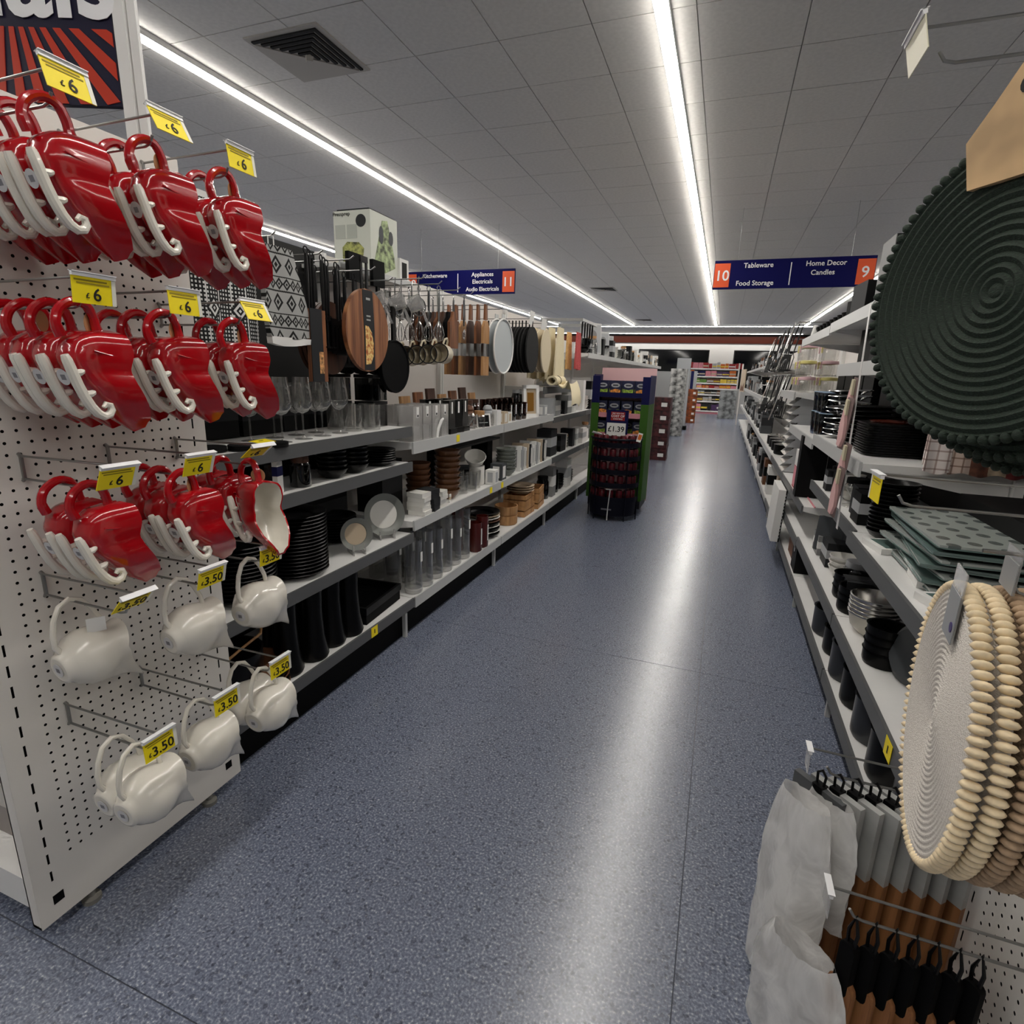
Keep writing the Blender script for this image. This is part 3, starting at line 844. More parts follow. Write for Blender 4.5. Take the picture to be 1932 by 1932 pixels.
NORD = towel_mat('nordic_knit', (160, 160, 158), (12, 12, 12), 'nordic')
DIAM = towel_mat('diamond_print', (16, 16, 17), (214, 214, 212), 'diamond')
def hangcloth(y0, y1, z0, z1, top=None, thick=.012, wav=.008, n=5, lean=0, seed=0):
    """cloth in the yz plane with folds and thickness; top: narrower width fraction at the top"""
    rnd = random.Random(seed); N = 14; K = 18; front = []; back = []
    ph = rnd.uniform(0, 6)
    cy = (y0 + y1) / 2
    for i in range(N + 1):
        t = i / N; z = z1 + (z0 - z1) * t
        w = (y1 - y0) * ((top if top else 1) + (1 - (top if top else 1)) * min(1, t * 1.3)); c = cy + lean * (t - 1)
        rf = []; rb = []
        for q in range(K + 1):
            u = q / K; y = c - w / 2 + w * u
            a = wav * math.sin(u * n * 2 * pi + ph + t * .6) * (.5 + .5 * t)
            zz = z + .006 * math.sin(u * 5 + seed) * t
            rf.append((a + thick / 2, y, zz)); rb.append((a - thick / 2, y, zz))
        front.append(rf); back.append(rb)
    g = G().surf(front, 0)
    g.surf([r[::-1] for r in back], 0)
    g.surf([front[-1], back[-1]], 0); g.surf([back[0], front[0]], 0)
    g.surf([[f[0], b[0]] for f, b in zip(front, back)], 0); g.surf([[b[-1], f[-1]] for f, b in zip(front, back)], 0)
    return g
r = root('oven_glove', (-1.452, 0, 0))
ob('knit_body', hangcloth(1.545, 1.765, 1.485, 1.775, .66, .02, .006, 1.5, .05, 3).mesh('knit_body', [NORD]), r)
ob('white_hem', hangcloth(1.548, 1.768, 1.462, 1.486, None, .024, .004, 1.5, 0, 3).mesh('white_hem', [M('white_hem', (222, 221, 218), .9)]), r)
ob('hang_loop', G().tube([(0, 1.575, 1.77), (0, 1.575, 1.80), (0, 1.60, 1.805), (0, 1.60, 1.77)], .002, 6).mesh('hang_loop', [PAPER]), r)
tag(r, 'grey knitted oven glove with black nordic pattern hanging beside the red jugs', 'oven glove')
place('patterned_apron', [('cloth', hangcloth(1.245, 1.53, 1.40, 1.66, None, .01, .01, 2, 0, 5).mesh('cloth', [DIAM])), ('lower_hem', hangcloth(1.25, 1.53, 1.385, 1.40, None, .012, .008, 2, 0, 5).mesh('lower_hem', [M('white_hem')]))],
      'black apron with white diamond print hanging behind the red jugs', 'apron', (-1.475, 0, 0))
# boxed white cards above the bay
for k, (y0, y1, z0, z1, tx) in enumerate(((1.50, 1.64, 1.83, 1.965, 'BLACK'), (1.66, 1.87, 1.80, 1.965, 'BLACKHUNTY'))):
    r = root('boxed_appliance', (-1.75, (y0 + y1) / 2, z0))
    w = y1 - y0
    ob('carton', G().box(-.12, 0, -w / 2, w / 2, 0, z1 - z0).mesh('carton', [_M['card_white']]), r)
    ob('shelf_bracket', G().box(-.17, .002, -w / 2, w / 2, -.012, -.001).mesh('shelf_bracket', [WHITE]), r)
    ob('picture', G().box(0, .001, w * .1, w * .45, .02, .07).mesh('picture', [_M['slate_grey']]), r)
    ob('logo_dot', G().prism(circ(.007, 12, (-w * .4, z1 - z0 - .03)), .0, .001, 'x').mesh('logo_dot', [M('logo_blue', (24, 60, 150), .5)]), r)
    text(tx, .03 if k else .022, INK, r, (.0012, .01, z1 - z0 - .03), (pi / 2, 0, pi / 2), bold=.0006)
    ob('small_print', G().box(.0004, .0012, -.06, .01, z1 - z0 - .062, z1 - z0 - .054).mesh('small_print', [_M['card_grey']]), r)
    tag(r, 'white carton with black lettering above the %s' % ['red jugs, smaller and left of its neighbour', 'patterned oven glove'][k], 'box', 'cartons above the dark bay')
def rod(x, y, z, L, label, sgn=1, group='plain display hooks', tip=.02, cap=False):
    g = G().tube([(0, 0, 0), (sgn * (L - .02), 0, 0), (sgn * L, 0, tip)], .003, 7)
    P = [('wire', g.mesh('wire', [STEEL])), ('hook_plate', G().cbox((sgn * .003, 0, -.01), (.006, .03, .04)).mesh('hook_plate', [STEEL]))]
    if cap: P.append(('end_cap', G().cbox((sgn * (L + .003), 0, tip * .5), (.006, .03, .022)).mesh('end_cap', [SIGNW])))
    place('display_hook', P, label, 'display hook', (x, y, z), group=group)
# black utensils
@cached
def utensil(kind, L=.33, mat='black_plastic'):
    P = []
    P.append(('handle', G().tube([(0, 0, 0), (0, 0, -L * .2), (0, 0, -L * .62)], [.006, .008, .005], 8).mesh('handle', [_M[mat]])))
    P.append(('hang_ring', G().tube([(0, .009 * math.cos(a * pi / 5), .012 + .012 * math.sin(a * pi / 5)) for a in range(10)], .0026, 6, closed=True).mesh('hang_ring', [_M[mat]])))
    g = G()
    if kind == 'turner':
        for k in range(4): g.box(-.002, .002, -.038 + .0205 * k, -.038 + .0205 * k + .014, -L, -L * .68)
        g.box(-.002, .002, -.038, .038, -L * .7, -L * .6); g.box(-.002, .002, -.038, .038, -L - .01, -L + .006)
    elif kind == 'spoon':
        g.lathe([(0, -.008), (.02, -.006), (.032, .002), (.03, .004), (0, -.004)], 14, 0, (0, 0, 0), 1, 1.35)
        g.xf(Matrix.Translation((0, 0, -L * .82)) @ Matrix.Rotation(pi / 2, 4, 'Y'))
        n0 = len(g.v)
    elif kind == 'masher':
        for k in range(5): g.tube([(-.03, -.03 + .015 * k, -L), (.03, -.03 + .015 * k, -L)], .003, 5)
        g.tube([(0, -.03, -L), (0, -.028, -L * .7), (0, 0, -L * .6), (0, .028, -L * .7), (0, .03, -L)], .004, 6)
    else:
        for k in range(5):
            a = pi * k / 5
            g.tube([(math.cos(a) * w, math.sin(a) * w, z) for w, z in ((.004, -L * .6), (.022, -L * .72), (.03, -L * .86), (.02, -L * .97), (0, -L), (-.02, -L * .97), (-.03, -L * .86), (-.022, -L * .72), (-.004, -L * .6))], .0014, 5)
    P.append(('head', g.mesh('head', [_M[mat]])))
    return P
kinds = ['turner', 'spoon', 'turner', 'masher', 'turner', 'spoon', 'turner', 'turner']
for k in range(8):
    place('kitchen_utensil', utensil(kinds[k], .31), 'black plastic %s hanging left of the oval wooden board, %s along' % ({'turner': 'slotted turner', 'spoon': 'serving spoon', 'masher': 'potato masher'}[kinds[k]], ORD[k]), 'utensil', (-1.47 - .01 * (k % 3), 1.775 + .028 * k, 1.785 - .004 * k), (0, 0, random.uniform(-.2, .2)), group='black utensils beside the oval board')
for k in range(6):
    place('kitchen_utensil', utensil(['spoon', 'turner'][k % 2], .36), 'black plastic utensil hanging above the smoked glass boxes, %s along' % ORD[k], 'utensil', (-1.6 + .01 * k, 1.98 + .05 * k, 1.76), (0, 0, random.uniform(-.3, .3)), group='black utensils behind the oval board')
# sleeved serving boards
SLV = _M['charcoal_card']
r = root('sleeved_board', (-1.44, 1.79, 1.335))
ob('board', G().box(-.02, -.004, -.045, .045, 0, .26).mesh('board', [ACACIA]), r)
ob('card_sleeve', G().box(-.0035, 0, -.045, .02, 0, .262).mesh('card_sleeve', [SLV]), r)
ob('food_picture', G().box(.0002, .001, -.005, .019, .03, .11).mesh('food_picture', [M('bread_print', (176, 130, 84), .5, var=.4, bs=60)]), r)
tag(r, 'tall wooden board in charcoal sleeve with food picture, under the black utensils', 'serving board')
PIZZA = None
def pizza_mat():
    m, t = custom('pizza_print')
    n = t.add('ShaderNodeTexNoise', Scale=42.0, Detail=2.0); t.link(t.coord(), n.inputs['Vector'])
    t.link(t.ramp(n.outputs['Fac'], [(.3, (150, 66, 30)), (.42, (206, 140, 70)), (.5, (238, 208, 140)), (.6, (214, 170, 90)), (.7, (170, 70, 34)), (.8, (70, 92, 30))]), t.b.inputs['Base Color'])
    return m
PIZZA = pizza_mat()
def stripes_wood():
    m, t = custom('striped_acacia')
    v = t.coord((1, 1, 1)); s = t.sep(v)
    st = t.add('ShaderNodeTexNoise', Scale=1.0, Detail=1.0); t.link(t.coord((1, 26, .6)), st.inputs['Vector'])
    gr = t.add('ShaderNodeTexNoise', Scale=1.0, Detail=5.0); t.link(t.coord((40, 160, 8)), gr.inputs['Vector'])
    a = t.math('ADD', t.math('MULTIPLY', st.outputs['Fac'], .8), t.math('MULTIPLY', gr.outputs['Fac'], .3))
    t.link(t.ramp(a, [(.36, (66, 34, 20)), (.5, (116, 68, 40)), (.6, (150, 96, 58)), (.74, (176, 126, 82))]), t.b.inputs['Base Color'])
    t.b.inputs['Roughness'].default_value = .5
    return m
STRIPE = stripes_wood()
r = root('pizza_board', (-1.405, 2.055, 1.54))
el = circ(1, 40)
ob('board', G().prism([(a * .150, b * .163) for a, b in el], -.018, 0, 'x').mesh('board', [STRIPE]), r)
sl = [(-.036, .158), (.036, .158), (.044, .0), (.04, -.158), (-.034, -.158), (-.03, 0)]
ob('card_sleeve', G().prism(sl, .0003, .0012, 'x').mesh('card_sleeve', [SLV]), r)
ob('pizza_picture', G().prism([(-.022, .02), (0, .018), (.022, -.005), (.034, -.05), (.03, -.1), (.01, -.132), (-.024, -.135)], .0014, .002, 'x').mesh('pizza_picture', [PIZZA]), r)
for q, s in ((.12, .018), (.055, .012), (.04, .012)):
    ob('sleeve_print', G().box(.0014, .002, -.012, .016, q, q + s * .5).mesh('sleeve_print', [M('pale_print', (170, 170, 168), .6)]), r)
ob('strap', G().box(-.012, -.006, -.03, -.018, .15, .27).box(-.012, -.006, .006, .018, .15, .27).box(-.014, -.004, -.03, .018, .262, .285).mesh('strap', [BLACK]), r)
tag(r, 'oval striped wooden pizza board in charcoal sleeve with a pizza picture', 'serving board')
for k in range(4):
    place('serving_board', G().prism([(a * .11, b * .14) for a, b in el], -.008, .008, 'x').mesh('serving_board', [WALNUT]), 'dark wooden board hanging behind the oval pizza board, %s from the front' % ORD[k], 'serving board', (-1.50 - .03 * k, 1.93 + .01 * k, 1.5), group='dark boards behind the pizza board')
place('griddle_pan', [('pan_disc', G().prism(circ(.125, 36), -.012, .006, 'x').mesh('pan_disc', [BLACKM])), ('pan_rim', G().tube([(.006, .122 * math.cos(a * pi / 18), .122 * math.sin(a * pi / 18)) for a in range(36)], .005, 6, closed=True).mesh('pan_rim', [BLACKM])),
      ('handle', G().box(-.008, .004, -.014, .014, .12, .28).mesh('handle', [BLACK]))], 'round black griddle pan hanging by its handle beside the smoked glass boxes', 'pan', (-1.53, 2.45, 1.40))
for k in range(3):
    place('frying_pan', [('pan_disc', lm('pan_disc', potp(.10, .035), 'black_matt', 24), (0, 0, 0), (0, pi / 2, 0)), ('handle', G().tube([(.015, 0, .10), (.02, 0, .17), (.015, 0, .25)], .008, 7).mesh('handle', [BLACK]))],
          'small black frying pan hanging behind the griddle pan, %s from the back' % ORD[k], 'pan', (-1.75 + .07 * k, 2.33 + .02 * k, 1.46), group='small frying pans')
for k, (y, z) in enumerate(((1.62, 1.81), (1.86, 1.80), (2.05, 1.815), (2.2, 1.80), (2.34, 1.78))):
    rod(LB, y, z, .47, 'plain wire hook over the %s' % ['nordic oven glove', 'black utensils', 'oval pizza board', 'rear utensils', 'griddle pan'][k], tip=.012)
# two flat black cutting mats tops and the boxed chopper on the top
for k, y in enumerate((2.33, 2.52)):
    place('black_wall_clip', [('plate', G().box(-.01, .01, -.05, .05, -.06, .06).mesh('plate', [BLACKM])), ('stalk', G().box(-.006, .006, -.012, .012, -.16, -.06).mesh('stalk', [BLACK]))],
          'flat black square board standing up under the chopper box, %s' % ['front one', 'rear one'][k], 'board', (-1.66, y, 1.84))
r = root('chopper_box', (-1.86, 2.73, 1.86))
ob('carton', G().box(-.11, .11, -.125, .125, 0, .30).mesh('carton', [M('chopper_card', (206, 209, 198), .5)]), r)
ob('round_seal', G().prism(circ(.03, 20, (.055, .25)), -.1262, -.1252, 'y').mesh('round_seal', [_M['charcoal_card']]), r)
ob('grey_panel', G().box(-.10, -.04, -.1262, -.1252, .17, .235).box(-.03, .03, -.1262, -.1252, .17, .235).mesh('grey_panel', [M('panel_grey', (176, 180, 170), .5)]), r)
ob('bowl_picture', G().prism([(-.06, .13), (-.03, .155), (.04, .15), (.07, .12), (.06, .06), (.02, .03), (-.03, .03), (-.06, .06)], -.1262, -.1252, 'y').mesh('bowl_picture', [M('salad_print', (118, 120, 66), .5, var=.5, bs=50)]), r)
ob('side_picture', G().prism([(-.10, .05), (-.02, .27), (.03, .28), (.09, .12), (.10, .06), (.0, .02)], .1102, .1112, 'x').mesh('side_picture', [M('appliance_print', (120, 132, 96), .5, var=.5, bs=35)]), r)
ob('dark_picture', G().prism(circ(.022, 14, (.06, .2), 1, 1.6), .1113, .112, 'x').prism(circ(.02, 14, (-.03, .2), 1, 2.2), .1113, .112, 'x').mesh('dark_picture', [_M['slate_grey']]), r)
ob('top_flap', G().box(-.09, .10, -.12, .12, .30, .308).mesh('top_flap', [_M['charcoal_card']]), r)
text('Pressprep', .026, INK, r, (-.06, -.1268, .285), (pi / 2, 0, 0))
tag(r, 'white boxed food chopper with bowl picture standing high on top of the gondola', 'box')
ob_s = place('wire_shelf', [('deck', G().box(-2.0, -1.72, 2.3, 2.95, 1.84, 1.857).mesh('deck', [WHITE])), ('lip', G().box(-1.72, -1.712, 2.3, 2.95, 1.835, 1.865).mesh('lip', [LGREY]))], 'short white top shelf carrying the boxed food chopper', 'shelf', (0, 0, 0))
place('small_white_carton', carton(.09, .09, .12, 'card_white', None, 'card_black'), 'small white carton beside the boxed chopper', 'box', (-1.78, 2.90, 1.8575))

# --- bay 1 shelves
for k in range(4):
    place('wine_glass', wineglass(), 'tulip wine glass with thin stem, %s from the jugs on the top dark-bay shelf' % ['first', 'second', 'third', 'fourth'][k], 'wine glass', (-1.50 - .008 * k, 1.63 + .122 * k, 1.115), group='tulip wine glasses')
for k in range(4):
    place('wine_glass', wineglass(.21), 'tulip wine glass in the back row of the top dark-bay shelf, %s along' % ORD[k], 'wine glass', (-1.62, 1.60 + .12 * k, 1.115), group='back row wine glasses')
for k, (x, y) in enumerate(((-1.53, 2.10), (-1.50, 2.20), (-1.56, 2.25), (-1.64, 2.12), (-1.64, 2.2))):
    place('tumbler', tumbler(.04, .115), 'clear straight tumbler on the top dark-bay shelf, %s from the wine glasses' % ORD[k], 'tumbler', (x, y, 1.115), group='clear tumblers of the dark bay')
for k, (x, y, z) in enumerate(((-1.60, 2.345, 1.115), (-1.60, 2.345, 1.24), (-1.74, 2.25, 1.115), (-1.74, 2.25, 1.24))):
    place('smoked_box', [('case', G().prism(rrect(.11, .12, .01, 2), 0, .104, 'z').mesh('case', [SMOKE])), ('lid', G().prism(rrect(.114, .124, .01, 2), .105, .12, 'z').mesh('lid', [BLACK])), ('contents', G().box(-.045, .045, -.05, .05, .004, .07).mesh('contents', [_M['card_black']]))],
          'smoked storage box with black lid, %s of the %s stack' % (['lower', 'upper', 'lower', 'upper'][k], 'front' if k < 2 else 'rear'), 'storage box', (x, y, z), group='smoked storage boxes')
for k, (x, y) in enumerate(((-1.47, 1.42), (-1.45, 1.53), (-1.52, 1.33))):
    for q in range(2):
        place('coaster', lm('coaster', ((0, 0), (.05, 0), (.05, .008), (0, .008)), 'card_black', 20), 'round black coaster by the flat yellow ticket, %s pile, %s one' % (ORD[k], ['lower', 'upper'][q]), 'coaster', (x, y, 1.115 + .0085 * q), group='round black coasters')
place('shelf_ticket', [('card', G().box(-.045, .0, -.04, .04, 0, .001).mesh('card', [YEL])), ('print', G().box(-.03, -.026, -.01, .01, .001, .0015).mesh('print', [INK]))], 'yellow ticket lying flat above the black coasters', 'ticket', (-1.415, 1.47, 1.137), (0, .12, .1))
for k in range(5):  # black boxes added only to make the back of this shelf dark
    place('black_box', carton(.13, .2, .17 + .02 * (k % 2), 'card_black', 'charcoal_card'), 'large black box added to darken the back of the top dark-bay shelf, %s along' % ORD[k], 'box', (-1.80, 1.34 + .22 * k, 1.115), group='black boxes darkening the shelf back')
# shelf 2 of bay 1
place('product_tag', carton(.02, .035, .115, 'card_white', 'card_navy', None, .55, .85), 'white upright tag with blue badge on the second dark-bay shelf', 'tag', (-1.475, 1.565, .94), (0, 0, .2))
for k, (x, y) in enumerate(((-1.49, 1.70), (-1.60, 1.66))):
    place('smoked_jar', jar(.04, .10, 'smoked_glass', 'walnut_wood'), 'smoked glass jar with wooden lid on the second dark-bay shelf, %s' % ['front', 'rear'][k], 'jar', (x, y, .94), group='smoked jars')
for k, (x, y) in enumerate(((-1.50, 1.90), (-1.50, 2.05))):
    for q in range(5):
        place('bowl', lm('bowl', bowlp(.066, .04), 'black_ceramic', 24), 'glossy black bowl, %s up in the %s stack of the second dark-bay shelf' % (ORD[q], ORD[k]), 'bowl', (x, y, .94 + .019 * q), group='stacked black bowls')
for k in range(6):
    place('plate', lm('plate', platep(.085), 'black_ceramic', 26), 'small black plate at the far end of the second dark-bay shelf, %s up' % ORD[k], 'plate', (-1.52, 2.27, .94 + .011 * k), group='small black plates')
for k in range(3):
    place('black_box', carton(.2, .3, .12, 'card_black'), 'flat black box at the back of the second dark-bay shelf, %s along' % ORD[k], 'box', (-1.78, 1.45 + .36 * k, .94), group='flat black boxes')
# shelf 3: plate stacks and displayed plates
for k, (x, y, n, rr) in enumerate(((-1.56, 1.44, 14, .125), (-1.56, 1.72, 17, .13))):
    for q in range(n):
        place('plate', lm('plate', platep(rr, .022), 'black_ceramic', 30), 'black dinner plate, %s up in the %s tall stack of the third dark-bay shelf' % (ORD[q], ORD[k]), 'plate', (x, y, .57 + .0145 * q), group='stacked black dinner plates')
def stand_plate(y, x, R, mat1, mat2, label):
    r = root('displayed_plate', (x, y, .57 + .012), (0, 0, -.62))
    pl = G().lathe([(0, 0), (R * .66, 0), (R * .72, .006), (R, .02), (R, .023), (R * .7, .011), (R * .66, .005), (0, .005)], 32, 0)
    ob('plate_face', G().lathe([(0, .0055), (R * .69, .0055)], 32).mesh('plate_face', [_M[mat2]]), r, (0, 0, R), (0, pi / 2 - .18, 0))
    ob('plate_rim', pl.mesh('plate_rim', [_M[mat1]]), r, (0, 0, R), (0, pi / 2 - .18, 0))
    g = G()
    for s in (-1, 1):
        g.box(-.03, .055, s * R * .35 - .003, s * R * .35 + .003, -.012, .004); g.box(.045, .055, s * R * .35 - .003, s * R * .35 + .003, .004, .035)
        g.box(-.035, -.028, s * R * .35 - .003, s * R * .35 + .003, -.012, R * .9)
    ob('plate_stand', g.mesh('plate_stand', [CPLAS]), r)
    tag(r, label, 'plate')
stand_plate(2.04, -1.50, .075, 'grey_glaze', 'card_beige', 'small grey-rimmed plate shown upright on a clear stand')
stand_plate(2.30, -1.52, .105, 'grey_glaze', 'white_porcelain', 'larger cream plate with grey rim shown upright on a clear stand')
for q in range(9):
    place('plate', lm('plate', platep(.10), 'black_ceramic', 26), 'black side plate behind the displayed plates, %s up' % ORD[q], 'plate', (-1.70, 2.16, .57 + .013 * q), group='black side plates')
place('black_box', carton(.1, .46, .25, 'card_black', 'charcoal_card'), 'big black carton standing behind the displayed plates', 'box', (-1.82, 2.12, .571))
for q in range(5):
    place('woven_tray', lm('woven_tray', ((0, 0), (.12, 0), (.14, .03), (.135, .03), (.118, .006), (0, .006)), ['card_brown', 'card_black'][q % 2], 26), 'round %s tray behind the white jugs, %s up' % (['brown', 'black'][q % 2], ORD[q]), 'tray', (-1.52, 1.40, .211 + .02 * q), group='trays behind the white jugs')
# base of bay 1: black boots-shaped vases, flat tray, bamboo handled pot
VP = ((0, 0), (.058, 0), (.064, .015), (.05, .09), (.044, .2), (.047, .30), (.044, .30), (.041, .2), (0, .03))
for k, (x, y) in enumerate(((-1.50, 1.57), (-1.49, 1.71), (-1.50, 1.84), (-1.62, 1.64), (-1.63, 1.78), (-1.49, 1.955))):
    place('floor_vase', lm('floor_vase', VP, 'black_ceramic', 22), 'tall flared black vase on the bottom shelf, %s' % ['first of the front row from the jugs', 'second of the front row', 'third of the front row', 'first of the back row', 'second of the back row', 'last of the front row'][k], 'vase', (x, y, .21), group='tall black vases')
place('serving_tray', [('base', G().box(-.13, .13, -.17, .17, 0, .05).mesh('base', [BLACKM])), ('raised_rim', G().box(-.135, -.12, -.175, .175, .05, .085).box(.12, .135, -.175, .175, .05, .085).box(-.12, .12, -.175, -.16, .05, .085).box(-.12, .12, .16, .175, .05, .085).mesh('raised_rim', [BLACK]))],
      'rectangular black serving tray at the far end of the bottom dark-bay shelf', 'tray', (-1.60, 2.20, .211), (0, 0, .08))
r = root('bamboo_handled_pot', (-1.53, 1.33, .323))
ob('pot', lm('pot', potp(.11, .09), 'black_ceramic', 24), r)
for s in (-1, 1):
    ob('bamboo_handle', G().tube([(s * .05, -.13, .07), (s * .055, 0, .105), (s * .05, .10, .12), (s * .02, .135, .13), (s * -.0, .13, .15)], .005, 7).mesh('bamboo_handle', [OAK]), r)
tag(r, 'black pot with pale bamboo handles behind the lowest white jugs', 'pot')
# ============================================================ left bays 2 and 3: hanging wares
for k, y in enumerate((2.62, 2.8, 3.02, 3.2, 3.45, 3.68, 4.33, 4.72, 5.2, 5.75)):
    rod(LB, y, 1.80 if k > 3 else 1.83, .48, 'plain wire hook over the %s' % ['steel strainers', 'steel whisks', 'dark wooden paddles', 'steel ladles', 'striped boards', 'pale grey trays', 'black placemats', 'cream placemats', 'cream aprons', 'orange towels'][k], tip=.015)
@cached
def strainer(r=.05):
    g = G().tube([(0, r * math.cos(a * pi / 10), r * math.sin(a * pi / 10) - r) for a in range(20)], .003, 6, closed=True)
    b = lm('mesh_bowl', ((r, 0), (r * .85, -.022), (r * .5, -.038), (0, -.044)), 'strainer_mesh', 16)
    h = G().tube([(0, 0, 0), (0, 0, .07), (0, .004, .1)], .0035, 6)
    return [('rim', g.mesh('rim', [CHROME])), ('mesh_bowl', b, (0, 0, -r), (0, pi / 2, 0)), ('handle', h.mesh('handle', [CHROME]))]
glassm('strainer_mesh', (190, 190, 190), .5, .2)
M('chrome_key', (205, 205, 205), .15, metal=1)
for k in range(7):
    x = -1.80 + .05 * k
    place('strainer', strainer(.045 + .004 * (k % 3)), 'round steel mesh strainer above the wooden paddles, %s from the back' % ORD[k], 'strainer', (x, 2.64 + .02 * (k % 2), 1.745 - .01 * (k % 3)), (0, 0, .4 * (k % 3) - .4), group='steel strainers')
for k in range(6):
    place('whisk', utensil('whisk', .26, 'polished_steel'), 'steel balloon whisk above the wooden paddles, %s from the back' % ORD[k], 'whisk', (-1.78 + .06 * k, 2.82, 1.80), (0, 0, .5 * k), group='steel whisks')
for k in range(4):
    place('ladle', utensil('spoon', .24, 'polished_steel'), 'steel ladle hanging near the two-tone paddles, %s from the back' % ORD[k], 'ladle', (-1.72 + .07 * k, 3.2, 1.80), (0, 0, .2 * k), group='steel ladles')
for k in range(3):
    place('acrylic_scoop', [('cup', lm('cup', ((0, 0), (.035, .005), (.04, .07), (.037, .07), (0, .01)), 'clear_plastic', 14)), ('handle', G().box(.035, .12, -.008, .008, .055, .065).mesh('handle', [CPLAS]))], 'clear plastic scoop hanging near the oval pizza board, %s along' % ORD[k], 'scoop', (-1.62 + .06 * k, 2.40 + .07 * k, 1.69), (0, 1.2, .3), group='clear scoops')
padl = [(-.045, -.2), (.045, -.2), (.05, -.19), (.05, -.06), (.02, -.03), (.014, .0), (-.014, .0), (-.02, -.03), (-.05, -.06), (-.05, -.19)]
PADM = [G().prism(padl, -.008, .008, 'x').mesh('paddle_board', [m]) for m in (WALNUT, ACACIA, WALNUT, BLACKM)]
for k in range(9):
    place('paddle_board', PADM[k % 4 if k < 8 else 1], 'dark wooden paddle board above the enamel mugs, %s from the back' % ORD[k], 'serving board', (-1.74 + .031 * k, 3.02, 1.715), (random.uniform(-.03, .03), 0, random.uniform(-.1, .1)), group='dark wooden paddles')
ENW = ['enamel_cream', 'enamel_cream', 'enamel_cream', 'enamel_cream', 'enamel_cream']
for k in range(5):
    place('enamel_mug', mug(ENW[k]), 'enamel mug hung on its side with open mouth, %s from the griddle pan' % ['first', 'second', 'third', 'fourth', 'fifth'][k], 'mug', (-1.70 + .062 * k, 2.80 + .01 * k, 1.45 + .006 * k), (pi / 2 - .15, -pi / 2 + .3, .3), 1.2, 'hanging enamel mugs')
BW = [(-.05, -.42), (.05, -.42), (.05, -.27), (.05, -.12), (.022, -.08), (.018, .0), (-.018, .0), (-.022, -.08), (-.05, -.12), (-.05, -.27)]
for k in range(6):
    P = [('blade', G().prism([p for p in BW if p[1] <= -.05] , -.008, .008, 'x').mesh('blade', [[OAK, ACACIA, OAK, WALNUT, ACACIA, OAK][k]])),
         ('steel_band', G().box(-.0085, .0085, -.0505, .0505, -.30, -.22).mesh('steel_band', [CHROME])),
         ('neck', G().prism([(-.02, -.075), (.02, -.075), (.014, .02), (-.014, .02)], -.007, .007, 'x').mesh('neck', [ACACIA]))]
    place('paddle_board', P, 'tall two-tone wooden paddle with steel band, %s from the aisle' % ['sixth', 'fifth', 'fourth', 'third', 'second', 'first'][k], 'serving board', (-1.74 + .052 * k, 3.46, 1.785), (random.uniform(-.02, .02), 0, random.uniform(-.08, .08)), group='tall two-tone paddles')
for k in range(2):
    place('round_tray', [('tray_face', disc('tray_face', .175, .006, 'pale_grey_tray')), ('raised_rim', G().tube([(.006, .178 * math.cos(a * pi / 20), .178 * math.sin(a * pi / 20)) for a in range(40)], .006, 6, closed=True).mesh('raised_rim', [_M['card_white']])),
          ('hang_tab', G().box(-.002, .002, -.03, .03, .15, .21).mesh('hang_tab', [LGREY]))], 'pale grey round tray hanging beside the black placemats, %s' % ['rear one', 'front one'][k], 'tray', (-1.50 + .05 * k, 3.70, 1.56), group='pale grey trays')
BMAT = disc('woven_placemat', .175, .012, 'black_woven')
BLOOP = G().box(-.002, .002, -.01, .01, 0, .05).mesh('hang_loop', [BLACKM])
for k in range(15):
    place('woven_placemat', [('mat', BMAT), ('hang_loop', BLOOP, (0, 0, .172))], 'round black woven placemat in the hanging stack, %s from the back' % ORD[k] if k < 14 else 'round black woven placemat, frontmost of the hanging stack', 'placemat', (-1.85 + .0285 * k, 4.33, 1.565), (random.uniform(-.04, .04), 0, random.uniform(-.05, .05)), group='black placemats')
CMAT = disc('woven_placemat', .178, .010, 'felt_cream')
for k in range(10):
    place('woven_placemat', CMAT, 'round cream felt placemat in the hanging stack, %s from the back' % ORD[k] if k < 9 else 'round cream felt placemat, frontmost of the hanging stack', 'placemat', (-1.82 + .04 * k, 4.73, 1.575), (0, 0, random.uniform(-.08, .08)), group='cream placemats')
place('header_card', carton(.004, .12, .085, 'card_white', None), 'white header card over the front cream placemat', 'card', (-1.435, 4.55, 1.735), (0, .1, 0))
place('header_card', carton(.004, .14, .1, 'card_white', None), 'white header card between the black and cream placemats', 'card', (-1.45, 4.28, 1.75), (0, .12, .1))
M('cream_cotton2', (226, 214, 182), .9, bump=.2, bs=300)
for k in range(4):
    place('cream_apron', hangcloth(-.16, .16, -.46, 0, .55, .014, .014, 3, 0, 20 + k).mesh('cream_apron', [_M['cream_cotton2']]), 'long cream cotton apron beside the cream placemats, %s from the back' % ORD[k] if k < 3 else 'long cream cotton apron, frontmost on its hook', 'apron', (-1.72 + .085 * k, 5.2, 1.80), group='cream aprons')
for k, c in enumerate(('towel_orange', 'towel_gold', 'towel_rose')):
    M(c, [(196, 132, 84), (214, 170, 110), (186, 84, 84)][k], .9, bump=.2, bs=200, var=.2)
    place('tea_towel', hangcloth(-.10, .10, -.36, 0, .7, .016, .012, 2, 0, 30 + k).mesh('tea_towel', [_M[c]]), '%s tea towel hanging past the cream aprons' % ['tan orange', 'golden', 'rose red'][k], 'tea towel', (-1.62 + .09 * k, 5.72 + .02 * k, 1.80), group='hanging tea towels')
